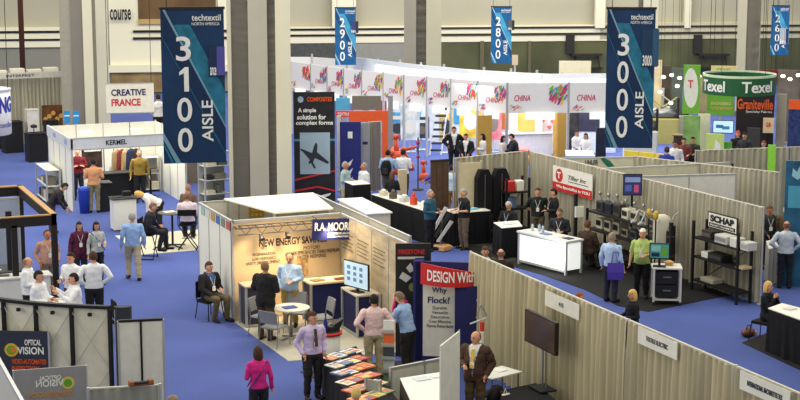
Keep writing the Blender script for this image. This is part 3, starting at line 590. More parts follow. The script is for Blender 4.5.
t = panel_wall((6.15, 42.0), (6.95, 42.0), 2.3, 'pale partition with a dark slot inside the black timber frame', K(160, 172, 190), n=1)
counter('white topped exhibitor desk inside the black timber frame', (5.6, 40.0), 0, 2.4, .9, .75, K(120, 124, 130), K(70, 72, 78), 'desk', 'desk')
items([(6.0, 40.3, .3, .25, .2, WHITE, 'white leaflet on the desk inside the black frame')], .75, 'leaflets', 'leaflet', 'leaflet')
t = counter('white counter behind the men in white shirts', (5.4, 38.0), 0, 3.2, .5, 1.02, WHITE, K(206, 204, 200), kick=False)
items([(6.6, 38.25, .5, .3, .1, WHITE, 'stack of white papers at the right end of the white counter'), (5.9, 38.3, .3, .22, -.2, K(60, 60, 60), 'dark folder on the white counter')], 1.02, 'papers on the white counter', 'paper', 'paper')
t = clothtable('white meeting table between the men in white shirts', [(6.5, 35.1), (7.1, 35.1), (7.25, 36.6), (6.6, 36.6)], .76, WHITE, WHITE)
items([(6.75, 35.5, .3, .2, .3, K(200, 204, 210), 'grey sheet at the left of the white meeting table'), (6.95, 36.1, .3, .22, -.3, K(236, 236, 232), 'white sheet at the middle of the white meeting table'), (6.95, 35.35, .22, .2, .6, K(120, 130, 150), 'blue grey sheet at the front of the white meeting table')], .76, 'sheets on the meeting table', 'paper', 'paper')
black_chair('dark conference chair at the left edge behind the pop-up wall', (5.3, 36.2), -.9, m=K(60, 58, 60, .8)); black_chair('dark chair of the gesturing man in the white shirt', (7.62, 35.2), -PI/2)
# pop-up walls seen from behind
def popup(a, b, h, n, label, flare=.0):
    L = math.hypot(b[0]-a[0], b[1]-a[1]); t = thing('pop_up_wall', label, 'display wall', a, math.atan2(b[1]-a[1], b[0]-a[0])); bow = lambda u: flare*math.sin(PI*u); FAB = K(216, 213, 194, .9, var=.06)
    for i in range(n):
        u0, u1 = i/n, (i+1)/n; k = MB(); A = (L*u0+.02, bow(u0)); B_ = (L*u1-.02, bow(u1)); k.loft([[(A[0], A[1]+.05, z_), (B_[0], B_[1]+.05, z_), (B_[0], B_[1]+.08, z_), (A[0], A[1]+.08, z_)] for z_ in (.03, h)]); k.build('fabric_panel', FAB, t)
        f = MB(); st = ((A[0], A[1]), (B_[0], B_[1])); zs = [.1, h*.5, h-.08]
        for z0, z1 in ((zs[0], zs[1]), (zs[1], zs[0]), (zs[1], zs[2]), (zs[2], zs[1])): f.tube((A[0], A[1], z0), (B_[0], B_[1], z1), .008, n=5)
        f.build('scissor_frame', ALU, t)
    for i in range(n+1): u = i/n; MB().box(L*u-.03, bow(u)-.02, .0, L*u+.03, bow(u)+.06, h).build('upright', BLACK, t)
    k = MB(); P = [(L*i/(n*4), bow(i/(n*4))) for i in range(n*4+1)]
    for p, q in zip(P, P[1:]): k.loft([[(p[0], p[1]-.01, h), (p[0], p[1]+.1, h), (p[0], p[1]+.1, h+.06), (p[0], p[1]-.01, h+.06)], [(q[0], q[1]-.01, h), (q[0], q[1]+.1, h), (q[0], q[1]+.1, h+.06), (q[0], q[1]-.01, h+.06)]])
    k.build('top_rail', BLACK, t); 
    m = MB(); [m.box(L*(i+.5)/n-.03, bow((i+.5)/n)-.04, h-.14, L*(i+.5)/n+.03, bow((i+.5)/n)+.02, h-.08) for i in range(n)]; m.build('hub', BLACK, t); return t
popup((4.15, 30.65), (6.32, 28.68), 2.3, 4, 'curved pop-up wall with white fabric backs and black top rail', -.18)
t = thing('dark_end_panel', 'tall rounded charcoal end panel between the pop-up wall and the white panels', 'panel', (6.4, 28.62), -.2); MB().loft([[(x, y, z_) for x, y in ((0, 0), (.05, -.08), (.15, -.13), (.28, -.1), (.32, 0), (.3, .06), (0, .06))] for z_ in (0, 2.36)]).build('panel', K(44, 48, 56, .7), t); MB().box(0, -.02, .02, .012, .07, 2.3).build('edge_strip', ALU, t)
q0 = G(118, 320, 2.3); q1 = G(163, 318, 2.3)
t = panel_wall((q0[0], q0[1]), (q1[0], q1[1]), 2.28, 'pair of white rigid panels with black edges beside the blue aisle', K(220, 218, 206), n=2, rail=False, name='white_partition'); MB().box(0, -.03, 2.26, math.hypot(q1[0]-q0[0], q1[1]-q0[1]), .03, 2.3).build('top_edge', BLACK, t)
for x in (.5*math.hypot(q1[0]-q0[0], q1[1]-q0[1]),): MB().box(x-.02, -.04, 0, x+.02, -.025, 2.3).build('seam', BLACK, t)
def vision(fr, r, m, label, rows, mirror=False):
    x0, z0, x1, z1 = prect(fr, *r); ux = Vector((math.cos(fr.rz), math.sin(fr.rz), 0)); t = thing('vision_banner', label, 'banner stand', (0, 0), fr.rz); t.location = fr.p+ux*((x0+x1)/2); w_ = x1-x0
    t['w'] = w_; t['h'] = z1; MB().box(-w_/2, 0, .05, w_/2, .03, z1).build('panel', m, t); m_ = MB()
    for x in (-w_/2, w_/2): m_.box(x-.015, -.01, 0, x+.015, .05, z1)
    m_.box(-w_/2, -.25, 0, w_/2, .25, .04); m_.build('frame', ALU, t)
    v0 = z0/z1; V = lambda v: v0+(1-v0)*v; tx = []
    for s, u0, a, u1, b, mm in rows: o = stext(t, s, u0, V(a), u1, V(b), mm); tx.append(o)
    if mirror:
        for o in tx:
            for v in o.data.vertices: v.co.x = -v.co.x
            o.data.flip_normals()
    return t, V
VN = K(52, 56, 70, .5)
fr = Fr.far(20, 200, 29.5, -.3); t, V = vision(fr, (-26, 331, 49, 372), VN, 'dark VISION banner with a colourful eye emblem, upper one', [('OPTICAL', .68, .66, .90, .8, LOGO), ('VISION', .58, .44, .93, .62, LOGO), ('VIDEO-AUTOMATED', .5, .2, .96, .32, ORANGE), ('INSPECTION', .5, .04, .86, .15, ORANGE)])
sdisc(t, .50, V(.54), .13, K(226, 180, 50)); sdisc(t, .50, V(.54), .09, GREEN, y=-.012); sdisc(t, .52, V(.54), .05, K(230, 120, 40), y=-.018)
fr = Fr.far(50, 200, 27.2, .05); t, V = vision(fr, (14, 368, 87, 410), K(150, 150, 152, .5), 'grey see-through VISION banner reading backwards at the bottom left', [('OPTICAL', .35, .72, .66, .82, LOGO), ('VISION', .32, .56, .70, .72, LOGO), ('OTAMOTUA-OEDIV', .2, .32, .82, .44, K(216, 150, 60)), ('NOITCEPSNI', .28, .14, .74, .26, K(216, 150, 60))], True)
sdisc(t, .74, V(.62), .11, K(226, 200, 90)); sdisc(t, .74, V(.62), .07, GREEN, y=-.012)
panel_wall(G(-4, 352, 2.3), G(24, 402, 2.3), 2.28, 'pale partition running out of the bottom left corner', K(186, 186, 178), n=1, name='white_partition')
drape(G(88, 388, 2.0), G(160, 384, 2.0), 1.98, 'low grey curtain under the white panels at the bottom', K(150, 150, 140, .9), .03)
p = G(141, 385, 2.0); t = thing('wooden_tray', 'small brown tray on top of the low grey curtain', 'tray', p, .0, None, 2.0); MB().box(-.2, -.06, 0, .2, .06, .02).build('base', WOOD, t); [MB().box(x-.04, -.06, .02, x+.04, .06, .08, .01).build('block', K(150, 90, 50), t) for x in (-.16, .16)]; MB().box(-.11, -.04, .02, .11, .04, .06, .01).build('case', DARK, t)
# ================================================================ RA MOORE booth
x0, x1, yb, yr = 10.87, 13.62, 35.75, 38.6
TW = mat('warm_back_wall', (206, 182, 144), .7, var=.12, scale=.8)
t = thing('back_wall', 'printed back wall reading NEW ENERGY SAVINGS', 'booth wall', (x0, yb)); MB().box(0, 0, .03, x1-x0, .04, 2.4).build('panel', TW, t)
for x in (0, x1-x0): MB().box(x-.03, -.03, 0, x+.03, .05, 2.44).build('post', ALU, t)
MB().box(0, -.03, 2.38, x1-x0, .06, 2.44).build('rail', ALU, t)
fr = Fr((x0, yb), 0)
for s, r in (('NEW ENERGY SAVINGS', (259, 237, 327, 244.5)), ('VFD', (261, 246.5, 267, 250)), ('MOTORS', (303.5, 245.5, 320, 249)), ('REGENERATION', (252.5, 252.5, 275, 255.3)), ('LOW HARMONICS', (252, 256.8, 276, 259.8)), ('UNITY DISPLACEMENT', (246, 261, 280, 264)), ('HIGHER EFFICIENCIES THAN PREMIUM', (285.5, 250, 339, 253.5)), ('FASTER RESPONSE', (297.5, 254.5, 326, 258))):
    a = prect(fr, *r); text(s, a[0], a[1], a[2], a[3], -.004, K(52, 44, 46), t, bold=.03 if r[3]-r[1] > 5 else .0)
a = prect(fr, 297, 258, 308, 276); lab(MB().box(a[0], -.012, a[1], a[2], -.002, a[3]).build('photo', mat('motor_photo', (170, 140, 96), .5, var=.6, scale=9), t), 'small photo of machinery on the wall')
t = panel_wall((x0, yr), (x0, yb+.03), 2.44, 'left side wall of the RA MOORE block, white with small pictures along its top', n=3); 
for i in range(6): lab(MB().box(.3+i*.43, -.035, 2.18, .62+i*.43, -.028, 2.38).build('picture_tile', K(*[(160, 190, 190), (206, 206, 196), (190, 150, 80), (80, 110, 170), (120, 140, 120), (190, 90, 80)][i]), t), 'coloured picture tile')
panel_wall((x0, yr), (14.0, yr), 2.44, 'rear white wall behind the NEW ENERGY SAVINGS wall', K(222, 220, 206), n=3)
t = sign('yellow_poster', Fr((x0, yr-.05), 0), (249, 201.5, 264, 218), K(206, 168, 74), 'small yellow poster on the rear white wall', 'poster')
for i in range(3):
    for j in range(3): sdisc(t, .22+.28*i, .2+.3*j, .03, K(236, 206, 120))
# white canopy over the compartment behind
cn = thing('fabric_canopy', 'white stretched fabric canopy behind the RA MOORE sign', 'canopy', (12.4, yr-.1)); MB().slab([(-.35, -2.4), (1.15, -2.4), (1.5, 0), (-.9, 0)], 2.46, 2.5).build('fabric', K(240, 236, 220, .8, var=.02), cn); [MB().box(x, y, 0, x+.05, y+.05, 2.46).build('post', ALU, cn) for x, y in ((-.35, -2.3), (1.05, -2.35), (1.4, -.1), (-.85, -.1))]
BRK = mat('printed_side_wall', (184, 170, 142), .7, var=.25, scale=2.2, stretch=(1, 1, 3))
t = panel_wall((x1, yb), (x1, 31.7), 2.44, 'right side wall of the RA MOORE booth with a stone print', BRK, n=4)
for i in range(4):
    for j in range(5): lab(MB().box(.15+i*1.0, -.035, 1.98-.09*j, .85+i*1.0-.1*(j % 2), -.028, 2.0-.09*j).build('printed_line', K(112, 100, 84), t), 'dark printed line') if i < 3 else None
panel_wall((14.0, yr), (14.0, 32.4), 2.44, 'outer pale wall just right of the stone print wall', K(196, 194, 182), n=5); counter('cream counter with a white top behind the right side wall of the RA MOORE booth', (17.15, 42.6), PI/2-.05, 2.7, .75, 1.05, K(214, 206, 180), WHITE).location = (17.85, 43.9, 0); black_chair('black chair between the outer pale wall and the dark poster wall', (14.6, 32.9), .5)
t = thing('lighting_truss', 'grey lattice truss with spotlights along the top of the text wall', 'truss', (x0, yb-.45), 0, None, 2.17)
tr = MB(); LX = x1-x0
for y, z_ in ((0, 0), (0, .22), (.2, .11)): tr.tube((0, y, z_), (LX, y, z_), .016, n=6)
n = 14
for i in range(n): a = LX*i/n; b = LX*(i+1)/n; tr.tube((a, 0, 0 if i % 2 else .22), (b, 0, .22 if i % 2 else 0), .009, n=5).tube((a, 0, .22), (b, .2, .11), .009, n=5)
tr.build('lattice', K(90, 88, 84, .4), t)
for x in (.05, LX-.05): MB().box(x-.02, .18, .1, x+.02, .46, .14).build('wall_arm', STEEL, t)
for x in (.55, 1.2, 2.2): sp = MB().tube((x, -.02, -.02), (x, -.12, -.12), .05, .07, 10).build('spotlight', BLACK, t)
for x in (.55, 1.25, 2.2):
    l = bpy.data.lights.new('spotlight_beam', 'SPOT'); l.energy = 95; l.color = (1, .72, .42); l.spot_size = math.radians(95); l.spot_blend = .8; l.shadow_soft_size = .08; o = bpy.data.objects.new('spotlight_beam', l); C.objects.link(o); o.location = (x0+x, yb-.75, 2.25); o.rotation_euler = (math.radians(32), 0, 0)
area('booth_warm_lamp', 12.2, 34.4, 2.9, 2.2, 1.2, 45, (1, .8, .55))
t = sign('company_sign', Fr((x0, yb-.6), 0), (312, 219, 353, 240), K(26, 34, 88, .5), 'navy hanging sign reading RA MOORE', 'sign'); t.rotation_euler.y = math.radians(3)
stext(t, 'R.A. MOORE', .05, .45, .95, .84, LOGO, .02); stext(t, 'ELECTRIC MOTORS AND DRIVES', .38, .26, .95, .36, LOGO, 0); stext(t, 'ENERGY PARTNERS', .38, .12, .9, .2, LOGO, 0)
m = MB(); [m.tube(((u-.5)*t['w'], .02, t['h']), ((u-.5)*t['w'], .4, t['h']+.02), .008, n=5) for u in (.1, .9)]; m.build('bracket', BLACK, t)
c1 = counter('navy fronted counter against the text wall, under the RA MOORE sign', (12.95, 34.7), 0, 1.0, .55, 1.0, NAVY, K(206, 190, 160), frame=ALU)
items([(12.7, 34.95, .3, .22, .3, K(150, 120, 80), 'brown brochure at the left on the navy counter'), (12.98, 35.0, .3, .22, -.2, WHITE, 'white brochure in the middle of the navy counter'), (13.25, 34.9, .28, .22, .1, K(120, 60, 50), 'red brown brochure at the right on the navy counter')], 1.0, 'brochures on the navy counter')
c2 = counter('navy counter with grey edges carrying the television', (13.3, 33.7), -PI/2-.0, .95, .55, 1.0, NAVY, K(184, 178, 164), frame=ALU); c2.location = (13.0, 33.6, 0); c2.rotation_euler.z = -PI/2
t = monitor('large television on the navy counter, turned to the left', (13.1, 33.45), -PI/2+.3, .9, .62, 1.09, mat('tv_pale', (176, 202, 220), .4, emit=.45), stand=.09, items=[(.15+.25*(i % 3), .25+.22*(i//3), .27+.25*(i % 3), .38+.22*(i//3), K(110, 140, 176)) for i in range(9)], cat='television', name='television')
counter('narrow grey cabinet behind the man in the black jacket', (11.2, 35.0), 0, .5, .5, 1.0, K(60, 60, 72), K(170, 160, 140), 'cabinet', 'cabinet', frame=ALU)
t = thing('fire_extinguisher', 'dark red fire extinguisher beside the navy counter', 'fire extinguisher', (13.52, 35.4)); t.location = (13.48, 35.3, 0); MB().lathe([(.075, 0), (.08, .05), (.08, .38), (.04, .46)], n=12).build('cylinder', K(150, 40, 34, .4), t, True); MB().box(-.02, -.06, .46, .02, .04, .52).build('valve', BLACK, t)
TP = G(291, 307, .75); round_table('round white meeting table in the RA MOORE booth', TP, .43, .75, K(206, 202, 190, .4), STEEL)
items([(TP[0]-.05, TP[1]-.05, .3, .22, .1, K(60, 80, 150), 'blue leaflet lying on the round meeting table')], .75, 'leaflets', 'leaflet', 'leaflet')
for dx, dy, r, l in ((-.55, -.42, 2.3+PI/2-.8, 'grey meeting chair at the front left of the round table'), (-.45, .62, -.6+PI*0+.0, 'grey meeting chair behind the round table, left one'), (.35, .68, .3, 'grey meeting chair behind the round table, right one'), (.72, .0, -1.5, 'grey meeting chair at the right of the round table')): grey_chair(l, (TP[0]+dx, TP[1]+dy), (math.atan2(-dx, dy)))
black_chair('dark chair of the man in the black suit outside the left wall', (10.42, 36.25), .4)
# ================================================================ front centre
p = (11.2, 30.2); t = thing('bottle_plinth', 'white round plinth with red rims behind the man in the lavender shirt', 'plinth', p); MB().lathe([(.27, .06), (.25, .4), (.26, .98)], n=24).build('body', WHITE, t, True); MB().lathe([(.29, 0), (.29, .06)], n=24).build('foot_rim', K(206, 50, 50), t, True); MB().lathe([(.29, .98), (.3, 1.04)], n=24).build('top_rim', K(206, 50, 50), t, True)
MB().lathe([(.26, 1.041), (.26, 1.045)], n=24).build('top', BLACK, t)
t = thing('glass_bottle', 'dark blue bottle standing on the white round plinth', 'bottle', (11.12, 30.12), 0, None, 1.047); MB().lathe([(.04, 0), (.045, .02), (.045, .2), (.018, .27), (.016, .36)], n=12).build('body', K(30, 44, 140, .2), t, True); MB().lathe([(.019, .36), (.019, .4)], n=10).build('cap', BLACK, t)
t = thing('display_stand', 'black angular stand on the white round plinth beside the bottle', 'stand', (11.3, 30.2), .3, None, 1.047); MB().loft([[(-.1, -.08, .0), (.12, -.08, .0), (.12, .08, .0), (-.1, .08, .0)], [(-.02, -.06, .12), (.26, -.06, .22), (.26, .06, .22), (-.02, .06, .12)]]).build('wedge', BLACK, t); MB().box(-.12, -.1, 0, -.02, .1, .1).build('block', DARK, t)
tp = [G(326, 361, .8), G(352, 352, .8), G(377, 352, .8)]
tb = [(10.62, 28.95), (11.5, 28.95), (11.6, 26.2), (10.72, 26.2)]
tb = [G(322, 356, .8), G(356, 346, .8), G(398, 400, .8), G(356, 408, .8)]
clothtable('black draped table covered with magazines', tb, .8, BLACKCLOTH, BLACKCLOTH)
cols = [(214, 120, 60), (220, 205, 150), (180, 70, 50), (230, 226, 210), (120, 140, 90), (226, 150, 80), (90, 110, 150), (222, 190, 70), (200, 90, 60), (235, 232, 222)]
names = ['orange', 'cream', 'dark red', 'white', 'olive', 'light orange', 'blue grey', 'yellow', 'brick red', 'off white']
uu = Vector((tb[1][0]-tb[0][0], tb[1][1]-tb[0][1])); vv = Vector((tb[3][0]-tb[0][0], tb[3][1]-tb[0][1])); ang = math.atan2(uu.y, uu.x); k = 0
rown = ['back', 'second', 'third', 'fourth', 'fifth', 'front']; coln = ['leftmost', 'middle left', 'middle right', 'rightmost']
for j in range(6):
    for i in range(4):
        q = Vector(tb[0])+uu*(.14+.24*i)+vv*(.08+.165*j); c = cols[(k*3+j) % 10]; nm = names[(k*3+j) % 10]; mg = thing('magazine', '%s covered magazine, %s in the %s row on the black table' % (nm, coln[i], rown[j]), 'magazine', q, ang+random.uniform(-.08, .08), 'magazines on the black table', .803)
        hh = .012+.02*((k*7) % 3)/2; MB().box(-.122, -.165, 0, .122, .165, hh).build('pages', K(*c, .4), mg); MB().box(-.09, .04, hh, .09, .11, hh+.002).build('title_bar', K(*cols[(k*3+j+3) % 10], .4), mg); MB().box(-.07, -.11, hh, .07, .0, hh+.002).build('cover_picture', mat('cover_%d' % (k % 4), cols[(k+5) % 10], .4, var=.5, scale=20), mg); k += 1
p = G(388, 398); fr = Fr(p, face(p)-.1); t = thing('literature_rack', 'tall silver literature rack with leaflets in front of the black table', 'literature rack', p, fr.rz)
MB().tube((0, .1, 0), (0, .1, 1.5), .02).build('post', STEEL, t); MB().box(-.16, -.1, 0, .16, .25, .03).build('base', STEEL, t)
for i in range(5):
    z_ = .25+.27*i; MB().box(-.13, -.04-.02, z_, .13, .08, z_+.02).box(-.13, -.06, z_, .13, -.05, z_+.08).build('pocket', ALU, t)
    c = [(120, 150, 120), (190, 200, 200), (70, 74, 84), (226, 110, 60), (230, 230, 226)][i]; nm = ['green', 'pale', 'dark', 'orange', 'white'][i]; j = solo('leaflet', MB().box(-.11, 0, 0, .11, .03, .25), K(*c, .4), '%s leaflet in the silver rack, row %s from the foot' % (nm, ['one', 'two', 'three', 'four', 'five'][i]), 'leaflet', (p[0]+.0, p[1]), fr.rz, z_+.022, 'leaflets in the silver rack'); 
    j.location.x += -.01*math.sin(fr.rz); j.location.y += -.03
for px in (362,): q0 = G(362, 384, 1.1); panel_wall(G(366, 377, 1.05), G(380, 380, 1.05), 1.05, 'small clear fronted grey panel beside the literature rack', K(150, 152, 150), n=1, rail=False, name='low_partition')
clothtable('dark brown table with a white top behind the white banner', [G(400, 378, 1.0), G(447, 371, 1.0), G(452, 400, 1.0), G(416, 412, 1.0)], 1.0, K(62, 48, 42, .9), K(232, 232, 226))
items([(11.6, 26.3, .3, .22, .1, K(206, 214, 220), 'pale blue sheet on the white topped table'), (11.95, 26.35, .28, .2, -.1, K(240, 238, 230), 'white sheet on the white topped table')], 1.0, 'sheets on the white topped table', 'paper', 'paper')
panel_wall((11.35, 27.2), (12.9, 27.55), 1.02, 'low grey rail wall behind the white topped table', K(214, 212, 196), n=2, name='low_partition')
p0 = G(441, 346, 2.2); p1 = G(460, 331, 2.3); t = thing('white_banner_stand', 'blank white upright banner with a slanting top, left of the man in the brown suit', 'banner stand', G(450, 336, 2.25), .15)
fr = Fr((t.location.x, t.location.y), .55); t.rotation_euler.z = .55; a = fr(441, 346); b = fr(460, 331); MB().loft([[(a[0], 0, .03), (b[0], 0, .03), (b[0], .03, .03), (a[0], .03, .03)], [(a[0], 0, a[1]), (b[0], 0, b[1]), (b[0], .03, b[1]), (a[0], .03, a[1])]]).build('panel', K(226, 224, 208), t); MB().tube((b[0], .015, 0), (b[0], .015, b[1]+.02), .012).build('pole', ALU, t); MB().box(a[0], -.15, 0, b[0], .18, .03).build('base', ALU, t)
# DESIGN sign tower
D0 = (13.5, 30.6)
t = thing('design_tower', 'blue display tower with the red DESIGN WITH FLOCK header', 'display tower', G(423, 362), 0)
fr = Fr((t.location.x, t.location.y), face((t.location.x, t.location.y))-.12); t.rotation_euler.z = fr.rz; t.name = 'display_tower'
DB = K(38, 42, 100, .6)
def R_(x0, y0, x1, y1, off, th, m, name, zf=None): a = prect(fr, x0, y0, x1, y1); return MB().box(a[0], -off, a[1] if zf is None else zf, a[2], -off+th, a[3]).build(name, m, t)
R_(414, 262, 482, 366, 0, .06, DB, 'backing_panel', 0); R_(413, 262, 422, 300, .0, .5, DB, 'side_panel', 0)
R_(423, 284, 456, 356, .03, .03, K(222, 220, 206), 'white_panel'); R_(456, 284, 481, 300, .25, .3, K(34, 38, 90), 'corner_block', 0)
a = fr(421, 283); b = fr(482, 283); top = fr(421, 262)[1]; topr = fr(482, 273)[1]
hd = MB(); N = 12; front = []; 
for z_a in (0, 1):
    pass
rings = []
for i in range(N+1):
    u = i/N; x = a[0]+(b[0]-a[0])*u; y = -.08-.28*math.sin(PI*u); zt = top+(topr-top)*u*u; rings.append([(x, y, a[1]), (x, y+.03, a[1]), (x, y+.03, zt), (x, y, zt)])
hd.loft(rings); h_ = hd.build('header', K(200, 42, 40, .5), t)
o = text('DESIGN With', a[0]+.12*(b[0]-a[0]), a[1]+.10, a[0]+.90*(b[0]-a[0]), a[1]+.34, 0, LOGO, t, bold=.02)
for v in o.data.vertices: u = (v.co.x-a[0])/(b[0]-a[0]); v.co.y += -.086-.28*math.sin(PI*u)
for s, r, m in (('Why', (432, 287, 447, 294), DB), ('Flock?', (428, 296.5, 450, 303), DB), ('Durable', (433, 306, 447, 309), GREYT), ('Versatile', (432, 310.5, 448, 313.5), GREYT), ('Decorative', (431, 315, 449, 318), GREYT), ('Cost Effective', (429, 319.5, 451, 322.5), GREYT), ('Flame Retardant', (427, 324, 453, 327), GREYT)):
    q = prect(fr, *r); text(s, q[0], q[1], q[2], q[3], -.034, m, t, bold=.02 if m == DB else 0)
p = G(413, 262, 2.5); fr = Fr.far(413, 200, 34.5, .05); t = sign('dark_poster', fr, (395.5, 243.5, 431, 292), mat('poster_black', (38, 36, 36), .5), 'black poster wall reading FIRESTONE, left of the DESIGN tower', 'poster wall'); zz = t.location.z
MB().box(-t['w']/2, .0, -zz, t['w']/2, .04, 0).build('lower_panel', DARK, t); stext(t, 'FIRESTONE', .08, .78, .82, .88, K(196, 50, 46), .03); sbox(t, .06, .68, .8, .73, K(200, 196, 186), 'caption_line')
for pts in ([(.1, .3), (.2, .42), (.45, .3), (.3, .2)], [(.3, .5), (.42, .6), (.55, .45), (.4, .4)], [(.5, .3), (.7, .42), (.75, .3), (.6, .2)]): spoly(t, pts, K(206, 206, 200), 'white_shape')
sdisc(t, .5, .1, .1, K(120, 140, 70), 'green_spot')
# ================================================================ right foreground: drape wall and what stands behind it
DX = 14.45
drape((DX, 17.2), (DX, 30.2), 2.44, 'long pale drape wall running from the DESIGN tower to the bottom right corner', DRAPE2, .055)
# the drapes' camera side is -X: signs hang on it
frd = Fr((DX-.09, 30.4), -PI/2)
for r, s, l, u0, u1 in (((545, 290, 579, 308), '415', 'small white number sign on the drape wall near the television', .42, .56), ((638, 326, 677, 352), 'TEXTILE ELECTRIC', 'white name sign in the middle of the long drape wall', .22, .78), ((740, 370, 790, 397), 'INTERNATIONAL MACHINETTES TEX', 'white name sign at the right end of the long drape wall', .16, .86)):
    a = frd(r[0], r[1]+2); b = frd(r[2], r[3]-2); zc0 = min(frd(r[0], r[1]+(11 if r[0] < 700 else 13))[1], 9); z1 = frd(r[0], r[1])[1]
    t = thing('name_sign', l, 'sign', (DX-.09, 30.4-a[0]-(b[0]-a[0])/2), -PI/2, 'name signs on the long drape wall', z1-.3); t['w'] = b[0]-a[0]; t['h'] = .3; MB().box(-t['w']/2, 0, 0, t['w']/2, .012, .3).build('panel', K(228, 226, 214), t); stext(t, s, u0, .36, u1, .64, GREYT, .02)
# television on a stand
pt = (13.95, 26.0); frt = Fr(pt, -PI/2)
a = prect(frt, 527, 313, 558, 348); t = thing('television', 'large flat television on a floor stand in front of the drape wall', 'television', pt, frt.rz); zc = frt(540, 331)[1]
hw = (a[2]-a[0])/2; cx = (a[0]+a[2])/2; MB().box(cx-hw, -.05, zc-.31, cx+hw, .02, zc+.32, .0).build('bezel', K(30, 22, 20, .4), t); MB().box(cx-hw+.03, -.056, zc-.29, cx+hw-.03, -.05, zc+.3).build('screen', mat('tv_off', (66, 48, 34), .15, var=.3, scale=1.2, spec=.7), t)
for q in (-.06, .06): MB().tube((cx+q, .06, .04), (cx+q, .06, zc), .018).build('post', STEEL, t)
MB().box(cx-.3, -.25, 0, cx+.3, .3, .04, .01).build('base', BLACK, t); MB().box(cx-.25, -.15, .62, cx+.25, .2, .65).build('shelf', BLACK, t)
clothtable('black draped table in front of the television', [G(502, 390, .6), G(536, 383, .6), G(556, 400, .6), G(534, 425, .6), G(498, 412, .6)], .6, BLACKCLOTH, BLACKCLOTH)
for px, py, l in ((580, 376, 'beige upholstered chair at the bottom of the drape wall'),):
    p = G(584, 410); t = thing('padded_chair', l, 'chair', p, -1.3); F_ = mat('beige_knit', (150, 144, 124), .95, var=.2, scale=25); MB().box(-.26, -.3, .2, .26, .24, .46, .05).build('seat', F_, t); MB().box(-.26, .2, .3, .26, .32, 1.05, .05).build('backrest', F_, t); [MB().box(sx-.05, -.3, .0, sx+.05, .26, .6, .03).build('armrest', BLACK, t) for sx in (-.3, .3)]
t = thing('folding_table', 'white topped table behind the man in the brown suit', 'table', G(500, 372, .8), .3); MB().box(-.45, -.25, .78, .35, .3, .8).build('tabletop', WHITE, t); [MB().tube((x, y, 0), (x, y, .78), .015).build('leg', STEEL, t) for x, y in ((-.4, -.2), (.3, -.2), (-.4, .25), (.3, .25))]
q = G(500, 370, .81); items([(q[0], q[1], .25, .2, .3, K(236, 236, 230), 'white sheets on the table behind the brown suit')], .8, 'sheets', 'paper', 'paper')
p = G(500, 388, .3); t = thing('shopping_bag', 'white plastic bag hanging right of the black backpack', 'bag', G(505, 400, .5), .2, None, 0); MB().loft([[(-.1, -.07, 0), (.1, -.07, 0), (.1, .07, 0), (-.1, .07, 0)], [(-.14, -.09, .2), (.14, -.09, .2), (.14, .09, .2), (-.14, .09, .2)], [(-.06, -.02, .62), (.1, -.02, .62), (.1, .02, .62), (-.06, .02, .62)]]).build('bag_body', WHITE, t, True); MB().path([(-.04, 0, .6), (0, 0, .72), (.06, 0, .6)], .008).build('handle', WHITE, t)
t = thing('backpack', 'black backpack with a red tag beside the brown suited man', 'bag', G(496, 404, .3), .3, None, 0); MB().ell((0, 0, .42), (.22, .14, .26), 14, 10).box(-.18, -.1, 0, .18, .1, .3, .05).build('bag_body', BLACK, t, True); MB().box(-.12, -.2, .2, .12, -.08, .42, .04).build('pocket', DARK, t); MB().box(.0, -.22, .5, .08, -.1, .58, .01).build('tag', K(170, 50, 50), t)
# metal arm stand with red and white lamp
p = G(479, 372, .3); p = (12.95, 28.3); fr = Fr(p, face(p)); t = thing('boom_stand', 'metal boom stand with a red and white lamp column left of the television', 'stand', p, fr.rz); Q = lambda x, y: (fr(x, y)[0], 0, fr(x, y)[1])
b0 = Q(482, 352); MB().tube((b0[0], 0, 0), b0, .02).build('post', STEEL, t); MB().box(b0[0]-.25, -.2, 0, b0[0]+.25, .2, .04).build('base', BLACK, t); c0 = Q(482, 322); c1_ = Q(482, 331); MB().tube(c1_, c0, .045, n=12).build('lamp_red', K(206, 60, 44), t); MB().tube(b0, c1_, .045, n=12).build('lamp_white', WHITE, t)
MB().path([Q(470, 324), Q(486, 318)], .02).build('boom', ALU, t); MB().path([Q(486, 318), Q(477, 300)], .014).build('boom', ALU, t); MB().path([Q(476, 318), Q(481, 305), Q(487, 316)], .01).build('boom', STEEL, t); MB().path([Q(481, 322), Q(481, 317)], .02).build('boom', ALU, t)
